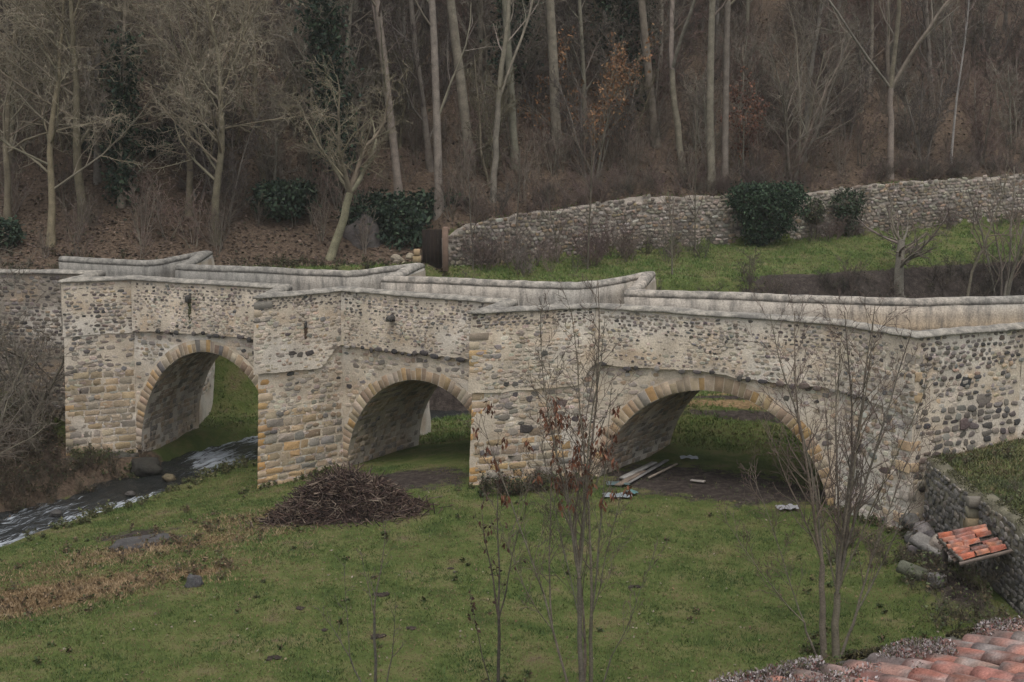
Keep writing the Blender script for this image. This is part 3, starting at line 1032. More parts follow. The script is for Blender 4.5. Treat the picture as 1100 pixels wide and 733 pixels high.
# --- drain spouts and the moss below them
def spout(seg, s, z, w, hgt, L, streak, scol):
    surf = lambda a, b, o: NW.S(seg, a, b, o + 0.09)
    mb = MB()
    V = []
    for o, k in ((-0.15, 1.0), (L * 0.6, 0.95), (L, 0.8)):
        for (x, y) in ((-w, -hgt), (w, -hgt), (w, hgt * 0.6), (w * 0.5, hgt), (-w * 0.5, hgt), (-w, hgt * 0.6)):
            V.append(surf(s + x * k, z + y * k, o))
    F = []
    for r in range(2):
        for q in range(6): F.append((r * 6 + q, r * 6 + (q + 1) % 6, r * 6 + 6 + (q + 1) % 6, r * 6 + 6 + q))
    F.append(tuple(12 + q for q in range(6)))
    mb.add(V, F, (0.07, 0.065, 0.06))
    o_ = mb.build('drain_spout', M_rock, bridge)
    if streak:
        mb = MB()
        for k in range(60):
            t = rnd(0, 1) ** 1.2
            stone(mb, surf, s + rnd(-1, 1) * w * (0.9 - 0.5 * t), z - hgt - t * streak, rnd(0.02, 0.04), rnd(0.03, 0.06), rnd(0.015, 0.03), jit(scol, 0.3), 0.2, n=6)
        mb.build('moss_streak', M_rock, o_)


spout(3, 2.6, 4.45, 0.06, 0.14, 0.16, 0.85, (0.085, 0.085, 0.045))
spout(5, 1.75, 4.0, 0.035, 0.12, 0.04, 0.3, (0.09, 0.06, 0.04))
spout(6, 2.1, 4.25, 0.11, 0.10, 0.28, 0.0, (0.1, 0.1, 0.06))

# ------------------------------------------------------------------ light, sky, view
w = bpy.data.worlds.new('World'); scene.world = w; w.use_nodes = True
nt = w.node_tree
bg = nt.nodes['Background']
sky = nt.nodes.new('ShaderNodeTexSky'); sky.sky_type = 'NISHITA'; sky.sun_disc = False
SUN_EL, SUN_AZ = R(73), R(174)      # high and very soft, from the right
sky.sun_elevation = SUN_EL; sky.sun_rotation = SUN_AZ
sky.air_density = 1.0; sky.dust_density = 4.0; sky.ozone_density = 0.6
hs = nt.nodes.new('ShaderNodeHueSaturation'); hs.inputs['Saturation'].default_value = 0.35
nt.links.new(sky.outputs['Color'], hs.inputs['Color']); nt.links.new(hs.outputs['Color'], bg.inputs['Color'])
bg.inputs['Strength'].default_value = 0.15
sd = bpy.data.lights.new('sun', 'SUN'); so = bpy.data.objects.new('sun', sd); C.objects.link(so)
sd.energy = 0.6; sd.angle = R(50); sd.color = (1.0, 0.95, 0.87)
az = SUN_AZ
dirv = Vector((math.sin(az) * math.cos(SUN_EL), math.cos(az) * math.cos(SUN_EL), math.sin(SUN_EL)))
so.rotation_euler = dirv.to_track_quat('Z', 'Y').to_euler()
so.location = (0, 0, 60)
vs = scene.view_settings
vs.view_transform = 'Standard'; vs.look = 'None'; vs.exposure = 0.52; vs.gamma = 1.0; vs.use_curve_mapping = False
cy = scene.cycles
cy.max_bounces = 5; cy.diffuse_bounces = 3; cy.glossy_bounces = 2; cy.transmission_bounces = 2; cy.transparent_max_bounces = 4

# ------------------------------------------------------------------ the stone wall behind the field
def ruin_wall():
    root = empty('field_wall', (WP[0][0], WP[0][1], WP[0][2]))
    tag(root, 'long dry stone retaining wall at the foot of the wooded slope behind the green field', 'wall')
    mb = MB()
    mbb = MB()
    pal = [(0.19, 0.16, 0.125), (0.23, 0.195, 0.155), (0.26, 0.225, 0.18), (0.16, 0.135, 0.11), (0.26, 0.195, 0.13), (0.22, 0.18, 0.14), (0.33, 0.295, 0.25)]
    base = Vector(root.location)
    loc = lambda p: (p[0] - base.x, p[1] - base.y, p[2] - base.z)
    acc = [0.0]
    for a, b in zip(WP, WP[1:]): acc.append(acc[-1] + math.hypot(b[0] - a[0], b[1] - a[1]))

    def P(s, z, o):
        for k in range(len(WP) - 1):
            if s <= acc[k + 1] or k == len(WP) - 2:
                q = (s - acc[k]) / (acc[k + 1] - acc[k]); a, b = WP[k], WP[k + 1]
                dx, dy = (b[0] - a[0]), (b[1] - a[1]); l = math.hypot(dx, dy)
                x, y = lerp(a[0], b[0], q), lerp(a[1], b[1], q)
                return loc((x + dy / l * o, y - dx / l * o, z)), lerp(a[2], b[2], q), lerp(a[3], b[3], q)
    T = min(acc[-1], 48)

    def top(s):
        z = P(s, 0, 0)[2] + 0.16 * nz(s * 0.8, 3) + 0.10 * nz(s * 2.7, 8)
        return lerp(P(s, 0, 0)[1] + 1.3, z, sst(0, 1.6, s))
    ss = frange(0, T, 0.3)
    V, F = [], []
    for s in ss:
        zb = P(s, 0, 0)[1] - 0.6; zt = top(s)
        V += [P(s, zb, 0.0)[0], P(s, zt - 0.03, -0.02)[0], P(s, zt - 0.03, -0.55)[0], P(s, zb, -0.55)[0]]
    for i in range(len(ss) - 1):
        for q in range(4): F.append((i * 4 + q, i * 4 + 4 + q, i * 4 + 4 + (q + 1) % 4, i * 4 + (q + 1) % 4))
    F.append((0, 1, 2, 3)); n = len(V); F.append((n - 1, n - 2, n - 3, n - 4))
    mbb.add(V, F, (0.24, 0.21, 0.175))
    mbb.build('wall_core', M_rock, root)
    s_row = 0
    z = -0.3
    surf = lambda s, zz, o: P(s, P(s, 0, 0)[1] + zz, 0.02 + o)[0]
    while z < 3.9:
        rh = rnd(0.13, 0.2); s = rnd(0, 0.3)
        while s < T - 0.4:
            w = rnd(0.16, 0.45)
            if z + rh * 0.5 + P(s + w / 2, 0, 0)[1] < top(s + w / 2) and random.random() < 0.93:
                c = random.choice(pal)
                if nz(s * 0.3, z * 0.8, 5) > 0.15: c = mixc(c, (0.36, 0.32, 0.265), 0.5)
                stone(mb, surf, s + w / 2, z + rh / 2 + rnd(-.04, .04), w * rnd(0.36, 0.5), rh * rnd(0.34, 0.56), rnd(0.01, 0.06), jit(c, 0.25, 0.06), rnd(0.3, 0.8), rough=0.25, n=7, tilt=rnd(-.2, .2))
            s += w
        z += rh
    mb.build('wall_face', M_rock, root)
    return root


def add_box(mb, c, size, col, bev=0.01, rz=0.0, tilt=(0, 0), jitv=0.0):
    """bevelled box; tilt = rotations about local x and y"""
    sx, sy, sz = [q / 2 for q in size]
    b = min(bev, sx * 0.4, sy * 0.4, sz * 0.4)
    V = []
    for zz, k in ((-sz, b), (-sz + b, 0), (sz - b, 0), (sz, b)):
        x, y = sx - k, sy - k
        bb = b
        V += [(-x + bb, -y, zz), (x - bb, -y, zz), (x, -y + bb, zz), (x, y - bb, zz), (x - bb, y, zz), (-x + bb, y, zz), (-x, y - bb, zz), (-x, -y + bb, zz)]
    F = []
    for r in range(3):
        for q in range(8): F.append((r * 8 + q, r * 8 + (q + 1) % 8, r * 8 + 8 + (q + 1) % 8, r * 8 + 8 + q))
    F.append(tuple(reversed(range(8)))); F.append(tuple(range(24, 32)))
    ca, sa = math.cos(rz), math.sin(rz)
    out = []
    for x, y, z in V:
        if jitv: x += rnd(-jitv, jitv); y += rnd(-jitv, jitv); z += rnd(-jitv, jitv)
        a, bt = tilt
        y, z = y * math.cos(a) - z * math.sin(a), y * math.sin(a) + z * math.cos(a)
        x, z = x * math.cos(bt) + z * math.sin(bt), -x * math.sin(bt) + z * math.cos(bt)
        out.append((c[0] + x * ca - y * sa, c[1] + x * sa + y * ca, c[2] + z))
    mb.add(out, F, col)


def add_rock(mb, c, r, col, seed, sq=(1, 1, 0.7), flat=0.0):
    n, m = 16, 11
    V, F = [], []
    for i in range(m + 1):
        a = math.pi * i / m
        for k in range(n):
            b = 2 * math.pi * k / n
            d = Vector((math.sin(a) * math.cos(b), math.sin(a) * math.sin(b), math.cos(a)))
            q = 1 + 0.35 * nz(d.x * 1.3 + seed, d.y * 1.3, d.z * 1.3) + 0.2 * nz(d.x * 3 + seed, d.y * 3, d.z * 3) + 0.10 * nz(d.x * 7 + seed, d.y * 7, d.z * 7)
            z = d.z * r * sq[2] * q
            if flat: z = min(z, flat * r + 0.03 * r * nz(d.x * 4, d.y * 4, seed))
            V.append((c[0] + d.x * r * sq[0] * q, c[1] + d.y * r * sq[1] * q, c[2] + z))
    for i in range(m):
        for k in range(n):
            k2 = (k + 1) % n
            F.append((i * n + k, (i + 1) * n + k, (i + 1) * n + k2, i * n + k2))
    mb.add(V, F, [jit(col, 0.12) for _ in V])


ruin_wall()
door = empty('garden_door', hit(464, 289, 52))
tag(door, 'dark weathered wooden door between two ochre stone jambs at the end of the field wall', 'door')
mb = MB()
for k in range(5): add_box(mb, (-0.36 + k * 0.18, 0.25, 0.85), (0.172, 0.05, 1.75), jit((0.020, 0.014, 0.011), 0.2), 0.006)
mb.build('door_leaf', M_wood, door)
mb = MB()
add_box(mb, (0.62, 0.0, 0.85), (0.26, 0.5, 2.0), (0.17, 0.115, 0.085), 0.03)
mb.build('jamb', M_block, door)
mb = MB()
for k, (hh, w) in enumerate(((0.34, .3), (.3, .36), (.28, .28))):
    add_box(mb, (-0.66, -0.15, 0.1 + k * 0.31), (w, 0.45, hh), jit((0.30, 0.215, 0.125), 0.1), 0.025)
mb.build('jamb', M_block, door)
mb = MB()
for k in range(26):
    add_rock(mb, (-1.2 + rnd(-0.45, 0.5), rnd(-0.2, 0.2), rnd(-0.2, 0.55)), rnd(0.12, 0.22), jit((0.27, 0.23, 0.17), 0.2), k * 3.3)
tag(mb.build('rubble_heap', M_rock, None), 'small heap of pale rubble stones left of the garden door', 'stones')
bpy.context.scene.objects['rubble_heap'].location = door.location + Vector((-0.1, 0.2, 0))

# ------------------------------------------------------------------ trees
BK_POP = (0.20, 0.172, 0.135)
BK_GREY = (0.180, 0.155, 0.122)
BK_LICH = (0.185, 0.160, 0.108)
BK_DARK = (0.120, 0.094, 0.074)
BK_RED = (0.150, 0.100, 0.084)


def perp(d, rng):
    a = rng.random() * 2 * math.pi
    ref = Vector((0, 0, 1)) if abs(d.z) < 0.9 else Vector((1, 0, 0))
    u = d.cross(ref).normalized(); v = d.cross(u)
    return u * math.cos(a) + v * math.sin(a)


def grow(out, rng, p, d, L, r, lv, P):
    n = P['seg'][lv]
    pts, rad = [p.copy()], [r]
    dirs = [d]
    tip = P['tip'][lv]
    for i in range(n):
        d = d + Vector((rng.gauss(0, 1), rng.gauss(0, 1), rng.gauss(0, 1))) * P['wob'][lv]
        d.z += P['up'][lv]
        d.normalize()
        p = p + d * (L / n)
        pts.append(p.copy()); rad.append(r * lerp(1, tip, (i + 1) / n)); dirs.append(d.copy())
    out.append((pts, rad, lv))
    if lv < P['max']:
        nc = P['n'][lv]
        nc = int(nc * rng.uniform(0.75, 1.25) + rng.random())
        t0 = P['t0'][lv]
        for k in range(nc):
            t = t0 + (1 - t0) * (k + rng.random()) / nc
            f = min(n - 1e-6, t * n); i = int(f); q = f - i
            pos = pts[i].lerp(pts[i + 1], q)
            rr = lerp(rad[i], rad[i + 1], q)
            ang = R(P['ang'][lv]) * rng.uniform(0.65, 1.35)
            dd = dirs[i + 1] * math.cos(ang) + perp(dirs[i + 1], rng) * math.sin(ang)
            ll = P['len'][lv] * L * rng.uniform(0.6, 1.25) * lerp(1.0, P['tl'][lv], t)
            grow(out, rng, pos, dd.normalized(), ll, max(P['rmin'], min(rr * 0.75, rr * P['rr'][lv])), lv + 1, P)


SIDES = [9, 6, 4, 3, 3, 3]


def tubes(mb, br, colf, sides=SIDES):
    for pts, rad, lv in br:
        k = sides[lv]
        axis_ = (pts[-1] - pts[0])
        if axis_.length < 1e-6: continue
        axis_.normalize()
        ref = Vector((0, 0, 1)) if abs(axis_.z) < 0.8 else Vector((1, 0, 0))
        u = axis_.cross(ref).normalized(); v = axis_.cross(u)
        V, F = [], []
        c = colf(lv)
        for p, r in zip(pts, rad):
            for q in range(k):
                a = 2 * math.pi * q / k
                V.append((p.x + (u.x * math.cos(a) + v.x * math.sin(a)) * r, p.y + (u.y * math.cos(a) + v.y * math.sin(a)) * r, p.z + (u.z * math.cos(a) + v.z * math.sin(a)) * r))
        for i in range(len(pts) - 1):
            for q in range(k):
                q2 = (q + 1) % k
                F.append((i * k + q, i * k + q2, i * k + k + q2, i * k + k + q))
        mb.add(V, F, c)


def twig_col(base, tw):
    def f(lv):
        return jit(mixc(base, tw, min(1, lv / 3)), 0.18, 0.05)
    return f


PAR = dict(
    poplar=dict(max=4, seg=[14, 6, 4, 3, 2], wob=[0.018, 0.10, 0.14, 0.16, .15], up=[0.02, 0.10, 0.05, 0.03, 0], tip=[0.45, 0.3, 0.3, 0.4, .5], n=[9, 7, 5, 4], t0=[0.28, 0.25, 0.2, .2], ang=[38, 40, 42, 42], len=[0.26, 0.45, 0.45, .5], tl=[0.55, 0.6, 0.6, .6], rr=[0.38, 0.5, 0.5, .6], rmin=0.006),
    spread=dict(max=4, seg=[12, 7, 5, 4, 3], wob=[0.085, 0.13, 0.18, 0.2, .2], up=[0.05, 0.06, 0.03, 0.01, 0.0], tip=[0.12, 0.25, 0.3, 0.4, .5], n=[24, 10, 7, 4], t0=[0.2, 0.15, 0.12, .15], ang=[52, 48, 48, 45], len=[0.5, 0.42, 0.42, .45], tl=[0.6, 0.6, 0.6, .6], rr=[0.40, 0.5, 0.5, .5], rmin=0.0105),
    wood=dict(max=4, seg=[9, 5, 4, 3, 2], wob=[0.05, 0.12, 0.16, 0.2, .2], up=[0.04, 0.09, 0.06, 0.04, .02], tip=[0.35, 0.3, 0.35, 0.5, .5], n=[20, 9, 7, 5], t0=[0.10, 0.15, 0.12, .15], ang=[44, 42, 42, 42], len=[0.36, 0.42, 0.45, .5], tl=[0.5, 0.6, 0.6, .6], rr=[0.36, 0.5, 0.55, .6], rmin=0.0145),
    shrub=dict(max=3, seg=[6, 4, 3, 2], wob=[0.10, 0.14, 0.16, .15], up=[0.05, 0.06, 0.03, 0], tip=[0.3, 0.35, 0.5, .5], n=[7, 4, 3], t0=[0.2, 0.2, 0.2], ang=[32, 36, 38], len=[0.42, 0.45, 0.5], tl=[0.6, 0.6, .6], rr=[0.55, 0.6, 0.6], rmin=0.006),
)


def tree(kind, seed, H, r, lean=(0, 0), base=BK_GREY, tw=BK_DARK, over=None, stems=1, spread=0.0):
    """branches split into (trunk, crown) lists, growing from the origin"""
    rng = random.Random(seed)
    P = dict(PAR[kind]); P.update(over or {})
    out = []
    for k in range(stems):
        a = rng.random() * 6.28
        s = spread * rng.uniform(0.3, 1.0) if stems > 1 else 0
        d = Vector((lean[0] + math.cos(a) * s, lean[1] + math.sin(a) * s, 1)).normalized()
        p = Vector((math.cos(a) * r * 1.5, math.sin(a) * r * 1.5, -0.3)) if stems > 1 else Vector((0, 0, -0.4))
        grow(out, rng, p, d, H * rng.uniform(0.8, 1.1) if stems > 1 else H, r, 0, P)
    # flare at the foot
    for pts, rad, lv in out:
        if lv == 0:
            rad[0] *= 1.5
    return out, twig_col(base, tw)


def place_tree(name, label, cat, pos, data, group=None, leaves=None, rz=0.0, ivy=None):
    br, cf = data
    o = empty(name, pos, rz)
    tag(o, label, cat, group)
    mt, mc = MB(), MB()
    tubes(mt, [b for b in br if b[2] == 0], cf)
    tubes(mc, [b for b in br if b[2] > 0], cf)
    mt.build('trunk', M_bark, o, smooth=True)
    mc.build('crown', M_twig, o)
    if leaves:
        leaf_cloud('dead_leaves', [p for b in br if b[2] >= leaves.get('lv', 2) for p in b[0]], leaves, M_dead, o)
    if ivy:
        pts = []
        rng = random.Random(5)
        for b in br:
            if b[2] <= ivy.get('lv', 1):
                for a, c in zip(b[0], b[0][1:]):
                    for q in range(4):
                        p = a.lerp(c, (q + 0.5) / 4)
                        if ivy['z0'] < p.z < ivy['z1']: pts.append(p)
        if pts: leaf_cloud('ivy', pts, ivy, M_leaf, o)
    return o


def leaf_cloud(name, anchors, cfg, mat, parent):
    """cfg: n, size, spread, cols, droop"""
    n = cfg['n']; rng = np.random.default_rng(cfg.get('seed', 3))
    A = np.array([(p[0], p[1], p[2]) for p in anchors])
    P = A[rng.integers(0, len(A), n)]
    s = cfg.get('spread', 0.1)
    P = P + rng.normal(0, 1, (n, 3)) * np.array([s, s, s * cfg.get('sz', 1.0)])
    return leaf_quads(name, P, cfg['size'], cfg['cols'], mat, parent, rng, cfg.get('droop', 0.0), cfg.get('asp', 0.6))


def leaf_quads(name, P, size, cols, mat, parent, rng, droop=0.0, asp=0.6, kind=None, flat=0.0):
    n = len(P)
    d = rng.normal(0, 1, (n, 3))
    d[:, 2] = d[:, 2] * (1 - flat) - droop * 2
    d /= np.linalg.norm(d, axis=1)[:, None]
    e = rng.normal(0, 1, (n, 3)); e[:, 2] *= (1 - flat)
    e = np.cross(d, e); e /= np.linalg.norm(e, axis=1)[:, None] + 1e-9
    if flat:
        e = np.cross(d, np.array([0, 0, 1.0]) + rng.normal(0, 0.35, (n, 3))); e /= np.linalg.norm(e, axis=1)[:, None] + 1e-9
    s = (size * rng.uniform(0.6, 1.35, n))[:, None]
    V = np.stack([P, P + d * s * 0.5 + e * s * asp * 0.5, P + d * s, P + d * s * 0.5 - e * s * asp * 0.5], 1).reshape(-1, 3)
    F = np.arange(n * 4).reshape(n, 4)
    cols = np.array(cols)
    c = cols[rng.integers(0, len(cols), n)] * rng.uniform(0.65, 1.35, n)[:, None]
    return build_np(name, V, F, np.repeat(c, 4, axis=0), mat, parent)


BROWN = [(0.13, 0.062, 0.032), (0.17, 0.085, 0.045), (0.10, 0.048, 0.028), (0.20, 0.115, 0.065)]
IVYG = [(0.022, 0.040, 0.024), (0.032, 0.054, 0.031), (0.018, 0.032, 0.022), (0.050, 0.074, 0.042)]

# --- poplars with pale trunks behind the field wall   (foot pixel, top-of-frame pixel, trunk radius)
POPL = [
    (430, 224, 418, 0.21, 'slender pale trunk nearest the leaning lichened tree, leftmost of the tall row', 'pale'),
    (472, 232, 463, 0.21, 'straight pale trunk rising behind the left end of the field wall', 'pale'),
    (506, 180, 490, 0.27, 'thick pale trunk leaning left, standing higher up the slope than its neighbours', 'pale'),
    (554, 182, 549, 0.22, 'grey slightly bent trunk just right of the slim forked one', 'pale'),
    (600, 172, 585, 0.28, 'thick pale trunk leaning left beside the shrub with orange-brown leaves', 'pale'),
    (705, 156, 693, 0.25, 'thick pale trunk leaning left in the middle of the gap by the dark ivied trees', 'pale'),
    (778, 203, 783, 0.20, 'darker trunk close behind the right-hand pale trunk of the tight pair', 'pale'),
    (765, 206, 769, 0.22, 'pale straight trunk in front in the tight pair at the right end of the row', 'pale'),
]
GP = 'tall pale poplars behind the field wall'
for k, (u, v, ut, r, lab, _) in enumerate(POPL):
    p = hit(u, v)
    q = at_y(ut, 0, p[1])
    lean = ((q[0] - p[0]) / (q[2] - p[2]), rnd(-0.02, 0.02))
    place_tree('poplar_tree', lab, 'tree', p, tree('poplar', 100 + k, 23, r, lean, BK_POP, BK_GREY, dict(t0=[0.36 if k not in (0, 1) else 0.2, .25, .2, .2])), GP)


def forked(u, v, um, vm, tips, r, label, seed, base, group=None, name='poplar_tree', tw=BK_GREY, H2=14, over=None):
    """a trunk that divides into limbs at a given pixel"""
    rng = random.Random(seed)
    p = hit(u, v); m = at_y(um, vm, p[1])
    out = []
    a = Vector((0, 0, -0.4)); b = Vector((m[0] - p[0], 0, m[2] - p[2]))
    pts = [a.lerp(b, i / 6) + Vector((rng.gauss(0, .03), rng.gauss(0, .03), 0)) * (1 if 0 < i < 6 else 0) for i in range(7)]
    out.append((pts, [r * (1.4 if i == 0 else lerp(1, 0.75, i / 6)) for i in range(7)], 0))
    P = dict(PAR['poplar']); P['t0'] = [0.15, .2, .2, .2]; P['n'] = [10, 6, 5, 4]; P['wob'] = [0.05, .12, .14, .16, .15]
    P.update(over or {})
    for (tu, tv, rr) in tips:
        q = at_y(tu, tv, p[1] + rng.uniform(-1.5, 1.5))
        d = Vector((q[0] - m[0], q[1] - m[1], q[2] - m[2])).normalized()
        grow(out, rng, b.copy(), d, H2 * rng.uniform(0.8, 1.1), r * rr, 0, P)
    return place_tree(name, label, 'tree', p, (out, twig_col(base, tw)), group)


forked(529, 216, 535, 110, [(545, 0, 0.8), (556, 60, 0.4)], 0.17, 'slim forked trunk with a long limb reaching right, in front of the thick left-leaning one', 150, BK_POP, GP)
forked(733, 187, 722, 75, [(716, 0, 0.7), (742, 10, 0.5)], 0.20, 'pale trunk forking into two upright stems, left of the tight pair', 151, BK_POP, GP)
forked(956, 192, 957, 95, [(944, 0, 0.6), (962, 0, 0.7), (1012, 20, 0.6), (915, 30, 0.4)], 0.19, 'wide vase-shaped pale tree above the wall at the right, branches fanning out', 152, BK_POP, None, 'bare_tree')
p = hit(1021, 182)
place_tree('birch_tree', 'thin whitish straight birch stem right of the vase-shaped tree', 'tree', p, tree('poplar', 160, 10, 0.075, (0.03, 0), (0.30, 0.28, 0.25), BK_RED, dict(t0=[0.45, .2, .2, .2])))
p = hit(850, 192)
place_tree('bare_tree', 'grey many-stemmed bare tree fanning out behind the big clipped evergreen', 'tree', p, tree('shrub', 161, 9, 0.09, (0.02, 0), BK_GREY, BK_GREY, dict(max=3, n=[10, 7, 5]), stems=7, spread=0.35))

# --- the leaning lichened tree on the bank left of the laurel
forked(353, 277, 376, 207, [(360, 120, 0.6), (385, 110, 0.6), (430, 130, 0.62), (330, 140, 0.4)], 0.22, 'short lichen-covered tree leaning right beside the grey boulder', 170, BK_LICH, None, 'lichened_tree', BK_LICH, 5.2,
       dict(PAR['spread'], n=[11, 8, 6, 4], wob=[0.14, .18, .2, .2, .2], max=3, t0=[.1, .15, .15, .15]))

LEFT = [
    (232, 262, 10.5, 0.24, (0.06, 0), 'broad yellow-lichened tree with low spreading limbs left of the leaning tree', 180, BK_LICH),
    (203, 234, 11.5, 0.20, (-0.03, 0), 'grey-green tree set back up the bank, close left of the broad lichened one', 181, BK_LICH),
    (55, 266, 10.5, 0.22, (-0.05, 0), 'dense twiggy tree at the left standing just behind the wall of the bridge approach', 182, BK_LICH),
    (92, 238, 12.0, 0.2, (0.02, 0), 'tall bare tree standing between the dense twiggy one and the ivied stem', 183, BK_GREY),
    (8, 246, 12.0, 0.21, (0.05, 0), 'bare tree cut by the left edge of the view', 184, BK_LICH),
    (290, 222, 11.0, 0.18, (0.0, 0), 'grey bare tree behind the dark round evergreen bush on the slope', 185, BK_GREY),
]
protoL = {}
for k, (u, v, H, r, lean, lab, sd_, bk) in enumerate(LEFT):
    p = hit(u, v)
    if k < 3:
        o = place_tree('bare_tree', lab, 'tree', p, tree('spread', sd_, H * 1.3, r * 0.85, lean, tuple(q * 0.85 for q in bk), tuple(q * 1.45 for q in mixc(bk, BK_GREY, 0.4))), 'bare trees on the left bank')
        protoL[k] = (o, H)
    else:
        src, H0 = protoL[k - 3]
        o = copy_tree(src); o['label'] = lab; o.location = p; o.rotation_euler = (0, 0, 2.1 + k); o.scale = (H / H0,) * 3

# ivied stems
p = hit(131, 224)
place_tree('ivied_tree', 'stem wrapped in dark ivy between the bare trees of the left bank', 'tree', p, tree('wood', 190, 11, 0.16, (0.0, 0), BK_GREY, BK_GREY), None, None, 0, dict(n=2600, size=0.22, spread=0.34, cols=IVYG, z0=0.5, z1=7.5, lv=0, seed=5))
p = hit(362, 215)
place_tree('ivied_tree', 'tree swathed in dark ivy behind the crown of the leaning tree', 'tree', p, tree('wood', 191, 13, 0.18, (0.0, 0), BK_GREY, BK_GREY), None, None, 0, dict(n=4200, size=0.22, spread=0.5, cols=IVYG, z0=1.5, z1=9.5, lv=0, seed=6))
p = hit(664, 110)
place_tree('ivied_tree', 'broad dark ivy-clad tree high on the slope in the gap between poplars', 'tree', p, tree('wood', 192, 14, 0.2, (0.0, 0), BK_GREY, BK_GREY), None, None, 0, dict(n=5200, size=0.24, spread=0.6, cols=IVYG, z0=2.5, z1=12, lv=0, seed=7))
p = hit(688, 118)
place_tree('ivied_tree', 'narrow ivy column right beside the thick poplar in the gap', 'tree', p, tree('wood', 193, 13, 0.16, (0.0, 0), BK_GREY, BK_GREY), None, None, 0, dict(n=3000, size=0.22, spread=0.34, cols=IVYG, z0=0.4, z1=11, lv=0, seed=8))
p = hit(548, 125)
place_tree('ivied_tree', 'ivy-darkened tree deep in the wood behind the forked poplar', 'tree', p, tree('wood', 194, 14, 0.18, (0.0, 0), BK_GREY, BK_GREY), None, None, 0, dict(n=4600, size=0.24, spread=0.6, cols=IVYG, z0=2.5, z1=12, lv=0, seed=9))

# the shrub keeping its orange-brown leaves
p = hit(640, 190)
place_tree('brown_leaved_tree', 'young tree still holding orange-brown dead leaves among the pale trunks', 'tree', p,
           tree('shrub', 200, 6.5, 0.06, (0, 0), BK_GREY, BK_GREY, dict(n=[9, 6, 4], len=[.45, .45, .5]), stems=5, spread=0.35), None,
           dict(n=2600, size=0.17, spread=0.10, cols=[(0.19, 0.095, 0.045), (0.15, 0.075, 0.04), (0.22, 0.13, 0.065)], droop=0.5, lv=1, seed=4))
p = hit(797, 190)
place_tree('brown_leaved_tree', 'small tree holding reddish dead leaves right of the tight pair of trunks', 'tree', p,
           tree('shrub', 201, 5.5, 0.05, (0, 0), BK_GREY, BK_RED, None, stems=4, spread=0.3), None,
           dict(n=1300, size=0.15, spread=0.12, cols=[(0.16, 0.075, 0.045), (0.12, 0.06, 0.045)], droop=0.5, lv=1, seed=5))

# --- the wood on the hillside: five kinds, copied
protos = []
for k in range(6):
    bk, tw = [(BK_GREY, (0.085, 0.070, 0.058)), (BK_GREY, BK_DARK), (BK_LICH, (0.11, 0.095, 0.062)), (BK_GREY, BK_RED), ((0.15, 0.13, 0.11), (0.095, 0.075, 0.065)), (BK_DARK, BK_RED)][k]
    d = tree('wood', 300 + k, 12.5 + k % 3, 0.16, (rnd(-.05, .05), rnd(-.05, .05)), bk, tw)
    o = place_tree('woodland_tree', 'bare tree of the dense leafless wood covering the hillside', 'tree', (0, 0, 0), d, 'bare trees of the hillside wood')
    protos.append(o)
rng = random.Random(11)
spots = []
tries = 0
while len(spots) < 150 and tries < 6000:
    tries += 1
    y = rng.uniform(60, 118); x = rng.uniform(-0.46 * y, 0.46 * y)
    foot = interp(x, YT) + 7 if x < -3 else interp(x, YW) + 3.5
    if y < foot: continue
    if y < foot + 9 and rng.random() < (0.75 if x > -4 else 0.5): continue
    if min([1e9] + [math.hypot(x - a, y - b) for a, b in spots]) < 2.5: continue
    spots.append((x, y))
for i, (x, y) in enumerate(spots):
    pr = rng.choice([5, 3, 5, 3, 0, 4]) if x > 0.25 * y else rng.choice([0, 1, 2, 0, 4, 2] if x < -0.1 * y else [0, 1, 4, 3, 1, 0])
    src = protos[pr]
    if i < 6: src = protos[i]; o = src
    else: o = copy_tree(src)
    o.location = (x, y, h(x, y))
    o.rotation_euler = (0, 0, rng.random() * 6.28)
    sc = rng.uniform(0.75, 1.2); o.scale = (sc, sc, sc * rng.uniform(0.95, 1.15))

young = []
for k in range(4):
    bk, tw = [(BK_GREY, BK_GREY), (BK_LICH, (0.12, 0.105, 0.07)), (BK_GREY, BK_RED), ((0.15, 0.13, 0.11), (0.10, 0.082, 0.07))][k]
    d = tree('wood', 340 + k, 5.5, 0.06, (rnd(-.08, .08), rnd(-.08, .08)), bk, tw, dict(n=[14, 7, 5, 3], rmin=0.013, t0=[.06, .1, .1, .1], wob=[.08, .14, .16, .2, .2]), stems=3, spread=0.3)
    young.append(place_tree('young_tree', 'slight bare young tree in the undergrowth of the hillside wood', 'tree', (0, 0, 0), d, 'bare young trees under the wood'))
rng = random.Random(12)
sp2 = []
tries = 0
while len(sp2) < 130 and tries < 9000:
    tries += 1
    y = rng.uniform(57, 92); x = rng.uniform(-0.44 * y, 0.44 * y)
    foot = interp(x, YT) + 4.5 if x < -3 else interp(x, YW) + 1.5
    if y < foot: continue
    if x < -3 and y < foot + 4 and rng.random() < 0.75: continue
    if min([1e9] + [math.hypot(x - a, y - b) for a, b in sp2]) < 1.7: continue
    sp2.append((x, y))
for i, (x, y) in enumerate(sp2):
    pr = rng.choice([0, 2, 2, 3]) if x > 0.1 * y else rng.choice([0, 1, 1, 3])
    if i < 4: o = young[i]
    else: o = copy_tree(young[pr])
    o.location = (x, y, h(x, y)); o.rotation_euler = (0, 0, rng.random() * 6.28)
    sc = rng.uniform(0.6, 1.25); o.scale = (sc, sc, sc)

